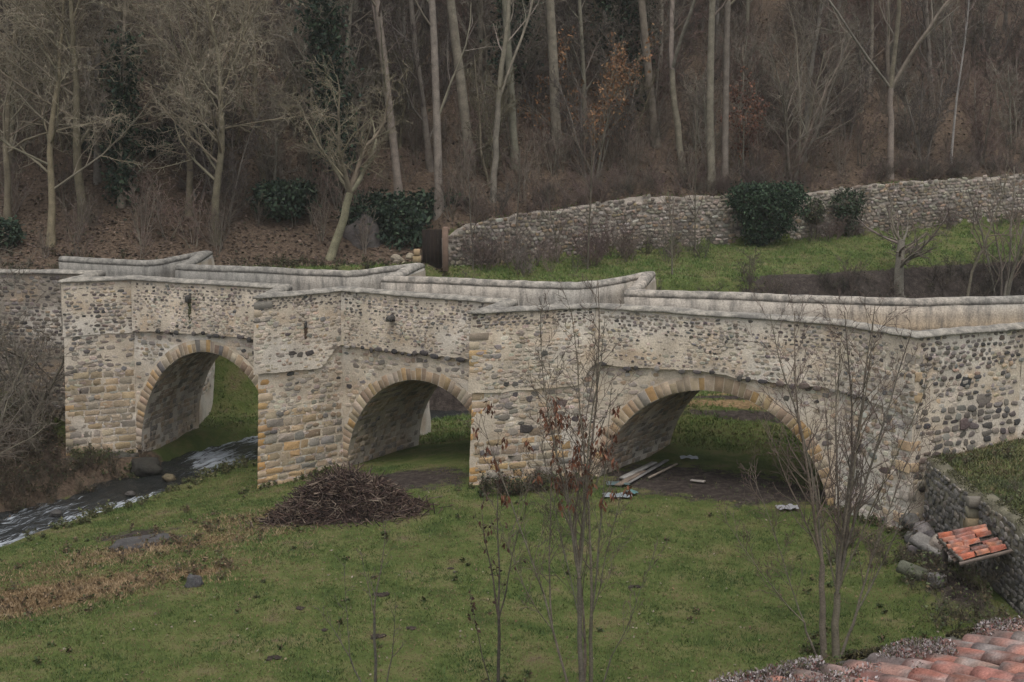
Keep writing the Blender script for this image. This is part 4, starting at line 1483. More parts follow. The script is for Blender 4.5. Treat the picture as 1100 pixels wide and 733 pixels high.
# --- low brushwood under the trees: nobody could count it
mb = MB()
variants = []
for k in range(7):
    br, cf = tree('shrub', 400 + k, 2.2, 0.018, (0, 0), BK_GREY, BK_RED if k % 2 else BK_DARK, dict(rmin=0.010, n=[6, 4, 3]), stems=6, spread=0.6)
    m_ = MB(); tubes(m_, br, cf, [4, 3, 3, 3]); variants.append((np.array(m_.v), np.array([f for f in m_.f if len(f) == 4]), np.array(m_.c)))
BV, BF, BC = [], [], []
off = 0
rng = random.Random(21)
cnt = 0
while cnt < 900:
    y = rng.uniform(56, 96); x = rng.uniform(-0.44 * y, 0.44 * y)
    foot = interp(x, YT) + 1.5 if x < -3 else interp(x, YW) + 0.9
    if y < foot or (x < -3 and y < foot + 5 and rng.random() < 0.7): continue
    V, F, c = variants[rng.randrange(7)]
    a = rng.random() * 6.28; s = rng.uniform(0.5, 1.35)
    ca, sa = math.cos(a) * s, math.sin(a) * s
    V2 = np.stack([V[:, 0] * ca - V[:, 1] * sa + x, V[:, 0] * sa + V[:, 1] * ca + y, V[:, 2] * s * rng.uniform(0.8, 1.3) + h(x, y)], 1)
    BV.append(V2); BF.append(F + off); BC.append(c * rng.uniform(0.7, 1.3)); off += len(V); cnt += 1
tag(build_np('brushwood', np.concatenate(BV), np.concatenate(BF), np.concatenate(BC), M_twig), 'tangle of leafless brushwood under the trees of the slope', 'brushwood', kind='stuff')

# --- leaf litter on the slope
rng_np = np.random.default_rng(8)
LP = []
for _ in range(60000):
    y = 54 + 40 * rng_np.random() ** 1.6; x = (rng_np.random() - 0.5) * 0.9 * y
    foot = interp(x, YT) + 0.3 if x < -3 else interp(x, YW) + 0.4
    if y < foot: continue
    LP.append((x, y))
LP = np.array([(x, y, h(x, y) + 0.02) for x, y in LP[:34000]])
tag(leaf_quads('fallen_leaves', LP, 0.17, [(0.13, 0.088, 0.066), (0.17, 0.125, 0.095), (0.08, 0.058, 0.046), (0.11, 0.080, 0.062), (0.045, 0.048, 0.028)], M_dead, None, rng_np, 0, 0.8, flat=0.75), 'brown fallen leaves covering the wooded slope', 'leaves', kind='stuff')


# ------------------------------------------------------------------ evergreens
def on_wall(u, off):
    k = (u - 550) / FPX
    y = 60.0
    while True:
        x = k * y * 1.0
        if y > interp(x, YW) - off: return (x, y, h(x, y))
        y += 0.1


def evergreen(name, label, cat, pos, lobes, n, size, cols, stem=None, seed=1, group=None):
    """leaves filling lobes (cx,cy,cz,rx,ry,rz), denser at the skin"""
    o = empty(name, pos); tag(o, label, cat, group)
    rg = np.random.default_rng(seed)
    P = []
    vol = np.array([l[3] * l[4] * l[5] for l in lobes]) ** 0.67; vol = vol / vol.sum()
    for l, v in zip(lobes, vol):
        m = int(n * v)
        d = rg.normal(0, 1, (m, 3)); d /= np.linalg.norm(d, axis=1)[:, None]
        rr = rg.uniform(0.55, 1.0, m) ** 0.5
        bump = np.array([1 + 0.42 * mnoise.noise(Vector((float(a) * 2.2 + seed, float(b) * 2.2, float(c) * 2.2))) + 0.25 * mnoise.noise(Vector((float(a) * 6 + seed, float(b) * 6, float(c) * 6))) for a, b, c in d])
        shoot = np.where(rg.random(m) < 0.05, rg.uniform(1.0, 1.3, m), 1.0)
        P.append(np.array(l[:3]) + d * (rr * bump * shoot)[:, None] * np.array(l[3:]))
    P = np.concatenate(P)
    leaf_quads('foliage', P, size, cols, M_leaf, o, rg, 0.1, 0.55)
    mbs = MB()
    rng_ = random.Random(seed)
    for k in range(stem or 3):
        br = []
        grow(br, rng_, Vector((rng_.uniform(-.15, .15), rng_.uniform(-.15, .15), -0.3)), Vector((rng_.uniform(-.5, .5), rng_.uniform(-.3, .3), 1)).normalized(), lobes[0][2] + lobes[0][5] * 0.5 + 0.3, 0.05, 0, dict(PAR['shrub'], max=1))
        tubes(mbs, br, lambda lv: jit((0.07, 0.055, 0.04), 0.1))
    mbs.build('stem', M_bark, o)
    return o


p = on_wall(822, 1.0)
evergreen('clipped_evergreen', 'large dense dark green bush, wider at the top, standing before the field wall', 'bush', p, [(0.05, 0, 2.05, 1.95, 1.2, 1.15), (-0.7, 0, 2.5, 1.3, 1.0, 0.8), (0.85, 0, 2.55, 1.3, 1.0, 0.75), (0.1, 0, 1.2, 1.3, 0.9, 0.9), (-0.4, -0.1, 0.6, 0.8, 0.6, 0.6)], 11000, 0.16, [(0.020, 0.042, 0.022), (0.030, 0.058, 0.030), (0.014, 0.028, 0.018), (0.042, 0.070, 0.036)], 4, 31)
p = on_wall(908, 0.35)
evergreen('ivy_bush', 'smaller ragged ivy clump hanging over the field wall right of the large bush', 'bush', p, [(0, 0, 1.7, 0.95, 0.6, 0.8), (0.1, 0, 0.9, 0.6, 0.45, 0.8)], 2600, 0.15, [(0.028, 0.048, 0.026), (0.045, 0.066, 0.034), (0.05, 0.055, 0.035)], 3, 32)
p = on_wall(874, 0.3)
evergreen('ivy_bush', 'thin yellowish ivy patch between the two dark bushes on the field wall', 'bush', p, [(0, 0, 1.5, 0.55, 0.4, 0.65)], 800, 0.14, [(0.045, 0.058, 0.03), (0.06, 0.066, 0.036)], 2, 33)
p = hit(430, 277)
evergreen('laurel_bush', 'wide dark laurel thicket between the boulder and the garden door', 'bush', (p[0] - 0.2, p[1] + 2.4, p[2] + 0.5), [(-0.4, -0.6, 1.0, 1.8, 1.2, 1.3), (-1.4, -0.6, 1.3, 1.2, 1.0, 1.0), (1.3, 0.9, 1.6, 1.3, 0.7, 0.7), (2.4, 1.1, 1.8, 0.9, 0.6, 0.4), (-0.4, -1.0, 0.2, 1.9, 1, 0.7)], 9000, 0.24, IVYG, 5, 34)
p = hit(303, 240)
evergreen('holly_bush', 'dark round evergreen bush on the leaf-strewn slope left of the leaning tree', 'bush', p, [(0, 0, 1.0, 1.35, 1.0, 0.85), (0.8, 0, 1.4, 0.8, 0.7, 0.5)], 3200, 0.24, IVYG, 3, 35)
p = hit(120, 172)
evergreen('holly_bush', 'dark evergreen patch high between the bare trees of the left bank', 'bush', p, [(0, 0, 1.4, 1.8, 1.0, 1.2)], 2600, 0.24, IVYG, 3, 36)
p = hit(205, 176)
evergreen('holly_bush', 'dark evergreen patch behind the broad lichened tree', 'bush', p, [(0, 0, 1.2, 2.0, 1.0, 0.8), (-1.3, 0, 0.9, 1.2, 0.8, 0.7)], 2600, 0.24, IVYG, 3, 37)
p = hit(3, 268)
evergreen('holly_bush', 'low dark bush at the left edge behind the approach wall', 'bush', p, [(0, 0, 0.7, 0.9, 0.6, 0.6)], 1200, 0.2, IVYG, 3, 38)

mb = MB(); p = hit(385, 272)
add_rock(mb, (p[0] + 0.1, p[1] + 1.2, p[2] + 0.3), 0.98, (0.080, 0.070, 0.064), 5.5, (1.05, 0.8, 1.2))
tag(mb.build('boulder', M_rock, None, True), 'big grey boulder standing between the leaning tree and the laurel', 'boulder')

# --- trees and thin saplings around the field
p = (18.9, 63.2, h(18.9, 63.2))
place_tree('pollarded_tree', 'short thick-stemmed bare tree on the dark bank behind the right parapet, long shoots spreading sideways', 'tree', p,
           tree('spread', 210, 2.9, 0.26, (-0.05, 0), BK_GREY, (0.12, 0.095, 0.08), dict(n=[14, 8, 5, 3], ang=[62, 40, 42, 42], up=[.02, .03, .02, 0, 0], len=[1.35, .42, .45, .45], t0=[.45, .15, .15, .15], tip=[.7, .25, .3, .4, .5], max=3, rmin=.014)))
p = (24.6, 65.0, h(24.6, 65.0))
place_tree('bare_tree', 'thin many-stemmed bare tree on the dark bank at the right edge', 'tree', p, tree('shrub', 211, 7.5, 0.07, (0.02, 0), BK_GREY, BK_RED, dict(n=[8, 4, 3]), stems=5, spread=0.16))
p = (22.4, 64.0, h(22.4, 64.0))
place_tree('bare_tree', 'single slim leaning tree between the pollard and the many-stemmed one', 'tree', p, tree('shrub', 212, 8.0, 0.08, (-0.06, 0), BK_GREY, BK_RED, dict(n=[10, 4, 3], t0=[.4, .2, .2])))
SAP = [(555, 282, 130, 'slender sapling before the left part of the field wall'), (508, 290, 120, 'leftmost slender sapling in the field, near the door end of the wall'), (631, 290, 175, 'taller slender sapling standing in the field before the middle of the wall'), (600, 283, 90, 'short thin sapling close left of the taller one'), (747, 270, 150, 'thin sapling in the field near the big clipped evergreen'), (722, 297, 105, 'bushy bare sapling with reddish twigs right behind the third refuge')]
for k, (u, v, hp, lab) in enumerate(SAP):
    p = hit(u, v, 56)
    place_tree('sapling', lab, 'sapling', p, tree('shrub', 220 + k, hp / 1400 * p[1], 0.045, (rnd(-.04, .04), 0), (0.11, 0.10, 0.075), BK_RED, dict(n=[14 if k != 5 else 20, 3, 2], t0=[.25, .2, .2], ang=[35, 35, 35], wob=[.05, .1, .1, .1])), 'saplings in the field')

# --- foreground saplings in the meadow
def shoots(rng, out, base, specs, P):
    for (u, v, r, Y) in specs:
        q = at_y(u, v, Y)
        d = Vector((q[0] - base.x, q[1] - base.y, q[2] - base.z)); L = d.length
        d.normalize()
        d = (d - Vector((0, 0, 0.10))).normalized()
        grow(out, rng, Vector((0, 0, 0)), d, L, r, 0, P)


PS = dict(PAR['shrub'], wob=[0.045, 0.10, 0.12, .1], up=[0.022, 0.05, 0.03, 0], n=[13, 5, 2], ang=[33, 36, 38], len=[0.24, 0.42, 0.5], t0=[0.12, .2, .2], seg=[12, 4, 3, 2], tip=[.22, .35, .5, .5], rmin=0.0048)


def sapling(name, label, base_px, stems, PS_, base_c, tw_c, seed, leaves=None):
    rng = random.Random(seed)
    b = at(*base_px); z = h(b[0], b[1]); b = (b[0], b[1], z)
    out = []
    for (du, specs) in stems:
        # each stem: a foot offset then shoots from a fork
        foot = Vector((du[0], du[1], -0.2)); fork = Vector((du[2], du[3], du[4]))
        n = 5
        pts = [foot.lerp(fork, i / n) + Vector((rng.gauss(0, .012), rng.gauss(0, .012), 0)) for i in range(n)] + [fork]
        out.append((pts, [du[5] * lerp(1.15, 0.85, i / n) for i in range(n + 1)], 0))
        for (u, v, r, dY) in specs:
            q = at_y(u, v, b[1] + dY)
            d = Vector(q) - Vector(b) - fork
            L = d.length; d.normalize()
            d.z -= 0.06; d.normalize()
            grow(out, rng, fork.copy(), d, L, r, 0, PS_)
    return place_tree(name, label, 'sapling', b, (out, twig_col(base_c, tw_c)), 'saplings in the meadow', leaves)


GC_ = (0.135, 0.115, 0.088)
keys = dict(n=620, size=0.17, spread=0.05, cols=[(0.13, 0.052, 0.028), (0.10, 0.042, 0.026), (0.16, 0.075, 0.045)], droop=2.2, asp=0.35, lv=1, seed=14)
o = sapling('sapling', 'many-stemmed young ash hung with bunches of dry brown seeds in the middle of the meadow', (627, 770),
        [((-0.05, 0, -0.10, 0, 2.6, 0.045), [(612, 300, 0.03, 1.2), (650, 340, 0.024, 0.6), (575, 400, 0.018, 0.3), (590, 330, 0.022, 0.9)]),
         ((0.12, 0.05, 0.12, 0.05, 1.9, 0.036), [(634, 330, 0.026, 0.5), (672, 420, 0.018, 0.0), (690, 520, 0.012, -0.4)]),
         ((-0.06, -0.03, -0.55, -0.05, 1.7, 0.022), [(548, 430, 0.018, 0.4), (590, 380, 0.016, 0.8), (510, 560, 0.010, -.3)]),
         ((0.0, 0, 0.02, 0.15, 1.4, 0.03), [(600, 360, 0.02, 1.4), (562, 470, 0.014, 1.0)]),
         ((0.1, 0, 0.45, -0.1, 1.2, 0.016), [(720, 600, 0.010, -0.6)])], PS, GC_, (0.10, 0.075, 0.06), 71)
br_pts = []
# bunches of seeds only in the upper middle of the crown
crown = [c for c in o.children if c.name.startswith('crown')][0]
co = np.array([v.co[:] for v in crown.data.vertices])
sel = co[(co[:, 2] > 3.9) & (co[:, 2] < 5.9)]
rg = np.random.default_rng(3)
cent = sel[rg.integers(0, len(sel), 64)]
for c_ in cent:
    leaf_quads('seed_bunch', c_ + rg.normal(0, 1, (13, 3)) * np.array([0.03, 0.03, 0.055]), 0.115, [(0.13, 0.052, 0.028), (0.10, 0.042, 0.026), (0.16, 0.075, 0.045)], M_dead, o, rg, 1.3, 0.34)

sapling('sapling', 'many-stemmed bare sapling fanning upward in front of the right arch and abutment', (892, 700),
        [((-0.13, 0, -0.22, 0.0, 1.9, 0.062), [(835, 335, 0.034, 0.8), (868, 330, 0.032, 1.2), (816, 440, 0.02, 0.3)]),
         ((0.10, 0, 0.10, 0.05, 1.3, 0.075), [(905, 320, 0.034, 1.2), (944, 330, 0.036, 0.6), (960, 350, 0.036, 0.2), (890, 400, 0.022, 2.2), (856, 420, 0.02, 2.0), (880, 345, 0.030, 1.8), (925, 335, 0.03, -.3), (985, 400, 0.022, -.3)]),
         ((0.14, 0, 0.45, -0.1, 0.95, 0.03), [(1000, 470, 0.02, -.4), (975, 430, 0.022, -.2)]),
         ((-0.2, 0, -0.55, -0.1, 0.75, 0.022), [(760, 560, 0.014, -.6), (800, 500, 0.012, 0)])], dict(PS, n=[17, 5, 2]), GC_, (0.105, 0.07, 0.06), 72)

sapling('sapling', 'thin sapling with dark withered buds left of the seed-hung ash', (536, 760),
        [((0, 0, 0.0, 0, 1.75, 0.03), [(513, 540, 0.018, 0.3), (533, 505, 0.02, 0.2), (558, 545, 0.016, 0.0)]), ((0, 0, -0.35, 0, 1.4, 0.010), [(500, 640, .008, 0)])], dict(PS, n=[6, 2, 1]), (0.075, 0.06, 0.05), (0.06, 0.045, 0.04), 73,
        dict(n=90, size=0.085, spread=0.03, cols=[(0.045, 0.025, 0.02), (0.07, 0.035, 0.025)], droop=0.8, lv=0, seed=3))
sapling('sapling', 'smallest slim bare sapling, leftmost in the meadow', (404, 758),
        [((0, 0, 0.0, 0, 1.7, 0.026), [(398, 560, 0.015, 0.2), (386, 590, 0.010, 0.2)]), ((0, 0, -0.45, 0, 1.0, 0.014), [(344, 650, .010, .2), (362, 600, 0.009, 0.3)]), ((0.03, 0, 0.3, 0, 1.0, 0.013), [(426, 640, 0.009, 0), (440, 690, .008, -.2)])], dict(PS, n=[7, 2, 1]), (0.10, 0.085, 0.07), (0.09, 0.07, 0.06), 74)

# --- bare branches of a tree on the left river bank
b = (-17.2, 40.6, h(-17.2, 40.6))
place_tree('bare_tree', 'bare bush-like tree on the left river bank, pale twigs drooping across the approach wall', 'tree', b,
           tree('spread', 240, 3.2, 0.13, (0.12, 0.05), (0.14, 0.125, 0.10), (0.13, 0.11, 0.085), dict(n=[11, 9, 6, 4], ang=[55, 45, 45, 45], up=[.02, 0.0, -.02, -.02, 0], len=[0.95, .45, .45, .45], max=3, rmin=.008), stems=2, spread=0.4))
for k, (x, y, lab) in enumerate([(-18.4, 43.6, 'tangled bare tree close under the approach wall at the left edge'), (-16.6, 44.6, 'small bare bush tight against the left side of the first pier'), (-20.5, 45.0, 'tallest of the tangled bare trees before the approach wall'), (-17.6, 45.7, 'bare twiggy tree covering the middle of the approach wall')]):
    src = [q for q in scene.objects if q.name.startswith('bare_tree') and abs(q.location.x + 17.2) < 1e-3 and abs(q.location.y - 40.6) < 1e-3][0]
    o = copy_tree(src); o['label'] = lab; o.location = (x, y, h(x, y)); o.rotation_euler = (0, 0, 1.7 + 2 * k); o.scale = ((1.15, 0.62, 1.5, 1.05)[k],) * 3

# ------------------------------------------------------------------ grass in the meadow
rg = np.random.default_rng(4)


def tufts(name, label, region, n, hgt, wid, seed, keepf, cols):
    """three-bladed tufts scattered on the ground"""
    rg = np.random.default_rng(seed)
    (x0, x1, y0, y1) = region
    pts = []
    while len(pts) < n:
        y = y1 - (y1 - y0) * rg.random(); x = x0 + (x1 - x0) * rg.random()
        if abs(x) > 0.43 * y + 1.0: 
            continue
        k = keepf(x, y)
        if k <= 0 or rg.random() > k: continue
        pts.append((x, y, h(x, y) - 0.01))
    P = np.repeat(np.array(pts), 3, axis=0); m = len(P)
    P[:, :2] += rg.normal(0, 0.035, (m, 2))
    patch = np.array([nz(p[0] * 0.7, p[1] * 0.7, 2.0) + 0.6 * nz(p[0] * 2.5, p[1] * 2.5, 6.0) for p in pts])
    hh = hgt * rg.uniform(0.5, 1.4, m) * np.repeat(1 + 0.5 * patch, 3)
    a = rg.uniform(0, 2 * np.pi, m); w = wid * rg.uniform(0.6, 1.3, m)
    dx, dy = np.cos(a) * w, np.sin(a) * w
    la = rg.uniform(0, 2 * np.pi, m); ll = hh * rg.uniform(0.2, 1.1, m)
    V = np.empty((m, 3, 3))
    V[:, 0] = P; V[:, 0, 0] -= dx; V[:, 0, 1] -= dy
    V[:, 1] = P; V[:, 1, 0] += dx; V[:, 1, 1] += dy
    V[:, 2] = P; V[:, 2, 0] += np.cos(la) * ll; V[:, 2, 1] += np.sin(la) * ll; V[:, 2, 2] += hh
    cols = np.array(cols)
    t = np.clip(np.repeat(patch, 3) * 0.9 + 0.5 + rg.normal(0, 0.30, m), 0, 0.999)
    ci = t * (len(cols) - 1); i0 = ci.astype(int); f = (ci - i0)[:, None]
    c = (cols[i0] * (1 - f) + cols[np.minimum(i0 + 1, len(cols) - 1)] * f) * rg.uniform(0.75, 1.25, m)[:, None]
    o = build_np(name, V.reshape(-1, 3), np.arange(m * 3).reshape(m, 3), np.repeat(c, 3, axis=0), M_leaf)
    tag(o, label, 'grass', kind='stuff')
    return o


def grass_keep(x, y):
    if river_d(x, y) < 1.7: return 0
    yn = interp(x, ynear) - 0.2
    if y > yn and y < interp(x, yfar): return 0.04
    l, so_, st = masks(x, y)
    if x > 10.4: return 0
    return max(0.0, 1 - 1.3 * so_ - 1.1 * st - l)


GRASS = [(0.155, 0.115, 0.062), (0.142, 0.138, 0.052), (0.100, 0.128, 0.038), (0.076, 0.114, 0.030), (0.052, 0.086, 0.023)]
tufts('meadow_grass', 'short winter grass of the meadow in front of the bridge', (-19, 11, 19.5, 46), 95000, 0.055, 0.011, 4, grass_keep, GRASS)


def keep_far(x, y):
    d = river_d(x, y)
    if abs(d) < 1.6: return 0
    if y < interp(x, yfar) + 0.2: return 0
    l, so_, st = masks(x, y)
    return max(0.0, 1 - so_ - 0.9 * st - l)


tufts('bank_grass', 'rough grass on the river banks and field beyond the bridge', (-14, 32, 41, 78), 42000, 0.10, 0.022, 5, keep_far, [(0.17, 0.15, 0.078), (0.140, 0.168, 0.054), (0.105, 0.156, 0.042), (0.084, 0.136, 0.034)])
tufts('dry_grass', 'matted straw-coloured dead grass on the left of the meadow', (-17, -5, 26, 37), 9000, 0.07, 0.016, 6, lambda x, y: masks(x, y)[2] * (river_d(x, y) > 2), [(0.14, 0.095, 0.050), (0.21, 0.145, 0.078), (0.28, 0.205, 0.12)])
tufts('verge_grass', 'weedy grass on the raised bank below the right wing wall', (10.9, 16, 22, 34), 9000, 0.09, 0.018, 7, lambda x, y: 1.0 if y < interp(x, ynear) - 0.1 else 0, [(0.15, 0.115, 0.065), (0.13, 0.13, 0.056), (0.09, 0.115, 0.042), (0.07, 0.075, 0.042)])
# dead leaves and flecks on the meadow
LP = []
for _ in range(1700):
    y = rg.uniform(20, 38); x = rg.uniform(-0.42 * y, 9.8)
    if grass_keep(x, y) > 0.2: LP.append((x, y, h(x, y) + 0.035))
tag(leaf_quads('fallen_leaves', np.array(LP), 0.06, [(0.16, 0.13, 0.08), (0.14, 0.09, 0.05), (0.20, 0.17, 0.13), (0.09, 0.06, 0.04)], M_dead, None, rg, 0, 0.7, flat=0.7), 'scattered dry leaves lying in the meadow grass', 'leaves', kind='stuff')

# ------------------------------------------------------------------ rough growth on banks and along foundations
def brush_scatter(name, label, spots, cols, leaf_n, leaf_cols, seed):
    rng = random.Random(seed)
    BV, BF, BC = [], [], []; off = 0; LPn = []
    for (x, y, s) in spots:
        V, F, c = variants[rng.randrange(7)]
        a = rng.random() * 6.28; sx = s * rng.uniform(0.7, 1.2); sz = s * rng.uniform(0.45, 0.9)
        ca, sa = math.cos(a) * sx, math.sin(a) * sx
        gz = h(x, y)
        V2 = np.stack([V[:, 0] * ca - V[:, 1] * sa + x, V[:, 0] * sa + V[:, 1] * ca + y, V[:, 2] * sz + gz], 1)
        BV.append(V2); BF.append(F + off); off += len(V)
        BC.append(np.tile(np.array(jit(rng.choice(cols), 0.25)), (len(V), 1)))
        for q in range(leaf_n):
            LPn.append(V2[rng.randrange(len(V2))])
    V = np.concatenate(BV); F = np.concatenate(BF); Cc = np.concatenate(BC)
    if leaf_n:
        L = np.array(LPn); m = len(L); r2 = np.random.default_rng(seed)
        d = r2.normal(0, 1, (m, 3)); d /= np.linalg.norm(d, axis=1)[:, None]
        e = np.cross(d, r2.normal(0, 1, (m, 3))); e /= np.linalg.norm(e, axis=1)[:, None]
        sz = r2.uniform(0.04, 0.10, m)[:, None]
        Q = np.stack([L, L + d * sz * .5 + e * sz * .35, L + d * sz, L + d * sz * .5 - e * sz * .35], 1).reshape(-1, 3)
        lc = np.array(leaf_cols)[r2.integers(0, len(leaf_cols), m)] * r2.uniform(.7, 1.3, m)[:, None]
        F = np.concatenate([F, np.arange(m * 4).reshape(m, 4) + len(V)])
        V = np.concatenate([V, Q]); Cc = np.concatenate([Cc, np.repeat(lc, 4, axis=0)])
    o = build_np(name, V, F, Cc, M_leaf)
    return tag(o, label, 'brush', kind='stuff')


rng = random.Random(31)
DEADC = [(0.07, 0.05, 0.038), (0.095, 0.075, 0.05), (0.05, 0.045, 0.03)]
sp = []
while len(sp) < 420:
    y = rng.uniform(35, 47.5); x = rng.uniform(-20.5, -11.5)
    d = river_d(x, y)
    if d < -1.45 and y < interp(x, ynear) - 0.1 and not (-16.2 < x < -13.2 and y > 44.0): sp.append((x, y, rng.uniform(0.2, 0.55)))
brush_scatter('bank_weeds', 'brown dead weeds and brambles on the left river bank', sp, DEADC, 34, [(0.075, 0.048, 0.03), (0.04, 0.05, 0.022), (0.06, 0.06, 0.03), (0.10, 0.07, 0.045)], 41)
sp = []
while len(sp) < 260:
    x = rng.uniform(4.5, 30); ye = interp(x, YE); y = ye - rng.uniform(0.9, 4.7)
    if river_d(x, y) > -20 and (x > 10 or y < ye - 0.4): sp.append((x, y, rng.uniform(0.4, 1.0)))
brush_scatter('bank_scrub', 'dark leafless scrub on the bank below the field edge', sp, [(0.07, 0.056, 0.046), (0.105, 0.085, 0.068), (0.05, 0.045, 0.035)], 22, [(0.06, 0.046, 0.032), (0.04, 0.048, 0.024), (0.055, 0.065, 0.03)], 42)
sp = []
for _ in range(46): sp.append((rng.uniform(8.7, 10.3), rng.uniform(25.2, 30.6), rng.uniform(0.15, 0.4)))
for _ in range(16): sp.append((rng.uniform(7.6, 9.4), rng.uniform(29.5, 32), rng.uniform(0.12, 0.28)))
for _ in range(26): sp.append((rng.uniform(11.1, 15), rng.uniform(28.5, 33.2), rng.uniform(0.12, 0.3)))
brush_scatter('corner_weeds', 'weeds and brambles around the garden walls in the right corner', sp, [(0.11, 0.09, 0.065), (0.075, 0.06, 0.045)], 26, [(0.06, 0.08, 0.034), (0.085, 0.10, 0.044), (0.11, 0.085, 0.05)], 43)
sp = []
for _ in range(30):
    t = rng.random(); sp.append((lerp(-1.0, 1.9, t) + rng.gauss(0, .12), lerp(36.2, 36.9, t) - 0.35 + rng.gauss(0, .22), rng.uniform(0.16, 0.42)))
o = brush_scatter('bramble_bush', 'low leafy brambles along the foot of the middle pier', sp, DEADC, 60, [(0.04, 0.052, 0.024), (0.03, 0.04, 0.02), (0.075, 0.05, 0.03)], 44)
del o['kind']; o['category'] = 'bush'
sp = [(-17.6 + rng.uniform(-4.5, 5.5), 55.6 + rng.uniform(-1.0, 1.5), rng.uniform(0.12, 0.3)) for _ in range(60)]
sp += [(rng.uniform(-12, -4), interp(0, [(0, 57.2)]) + rng.uniform(-1.2, 1.2), rng.uniform(0.12, 0.32)) for _ in range(70)]
brush_scatter('verge_weeds', 'mossy weeds along the road edge behind the left parapet', sp, DEADC, 46, [(0.04, 0.05, 0.022), (0.06, 0.062, 0.03), (0.085, 0.06, 0.038)], 45)

sp = []
for _ in range(42):
    x = rng.uniform(-2.5, 10.0); sp.append((x, interp(x, YW) - rng.uniform(0.4, 4.0), rng.uniform(0.5, 1.15)))
for _ in range(18):
    x = rng.uniform(15, 31); sp.append((x, interp(x, YW) - rng.uniform(0.3, 1.2), rng.uniform(0.4, 0.9)))
for _ in range(120):
    x = rng.uniform(-2.5, 31.0); sp.append((x, interp(x, YW) + rng.uniform(0.4, 1.5), rng.uniform(0.5, 1.0)))
brush_scatter('wall_scrub', 'thin reddish leafless scrub in front of and on top of the field wall', sp, [(0.12, 0.085, 0.075), (0.14, 0.11, 0.09), (0.10, 0.085, 0.07)], 5, [(0.09, 0.06, 0.04), (0.06, 0.065, 0.03)], 46)
sp = [(-9.2 + rng.gauss(0, 2.2), 34.0 + rng.gauss(0, 1.6), rng.uniform(0.06, 0.16)) for _ in range(70)]
sp += [(rng.uniform(-13, -8), 29 + rng.gauss(0, 0.8), rng.uniform(0.05, 0.13)) for _ in range(50)]
sp += [(-7.6 + rng.gauss(0, .5), 29.6 + rng.gauss(0, .3), rng.uniform(0.1, 0.2)) for _ in range(14)]
brush_scatter('dead_weeds', 'tufts of dead brown weeds among the straw on the left of the meadow', sp, [(0.13, 0.09, 0.055), (0.09, 0.065, 0.042)], 16, [(0.16, 0.11, 0.065), (0.07, 0.085, 0.034), (0.09, 0.065, 0.04)], 47)
sp = []
for (ax, ay), (bx, by) in zip(RIV[1:5], RIV[2:6]):
    for q in range(26):
        t = rng.random(); l = math.hypot(bx - ax, by - ay); o_ = rng.uniform(1.55, 2.3)
        sp.append((lerp(ax, bx, t) + (by - ay) / l * o_, lerp(ay, by, t) - (bx - ax) / l * o_, rng.uniform(0.06, 0.2)))
brush_scatter('bank_weeds', 'overhanging grass and weeds along the near water edge of the stream', sp, [(0.10, 0.085, 0.05), (0.07, 0.06, 0.04)], 40, [(0.09, 0.10, 0.04), (0.12, 0.11, 0.05), (0.06, 0.075, 0.03)], 48)

sp = []
for seg in (2, 5, 8, 10):
    L_ = NW.length(seg)
    for q in range(int(9 * L_)):
        a = NW.S(seg, rng.uniform(0, L_), 0.0, rng.uniform(0.05, 0.4)); sp.append((a[0], a[1], rng.uniform(0.06, 0.17)))
for q in range(40): sp.append((rng.uniform(-15.6, -13.0), rng.uniform(43.6, 45.0), rng.uniform(0.12, 0.35)))
for bx, by in ((1.3, 21.8), (6.2, 24.4), (-.25, 22.4)):
    for q in range(14): sp.append((bx + rng.gauss(0, .4), by + rng.gauss(0, .4), rng.uniform(0.06, 0.16)))
for q in range(70):
    y = rng.uniform(21, 36); x = rng.uniform(-0.42 * y, 9)
    if river_d(x, y) > 2 and y < interp(x, ynear) - 0.5: sp.append((x, y, rng.uniform(0.025, 0.07)))
brush_scatter('weeds', 'longer weeds along the foot of the bridge and dotted about the meadow', sp, [(0.09, 0.075, 0.045), (0.06, 0.065, 0.03)], 30, [(0.06, 0.085, 0.028), (0.045, 0.065, 0.022), (0.10, 0.105, 0.04), (0.10, 0.07, 0.04)], 49)

# ------------------------------------------------------------------ heap of cut branches by the second pier
b = (-4.55, 34.5); hz = h(*b)
root = (b[0], b[1], hz)
mb = MB()
V, F = [], []
NXp, NYp = 34, 20


def pile_z(x, y):
    r = math.hypot(x / 2.45, y / 1.35)
    return max(-0.2, 1.12 * (1 - sst(0.1, 1.1, r)) * (1 + 0.25 * nz(x * 1.3, y * 1.3, 4)) * lerp(1, 0.72, sst(-0.2, 1.8, x)) + 0.10 * nz(x * 4, y * 4, 2) - 0.1)


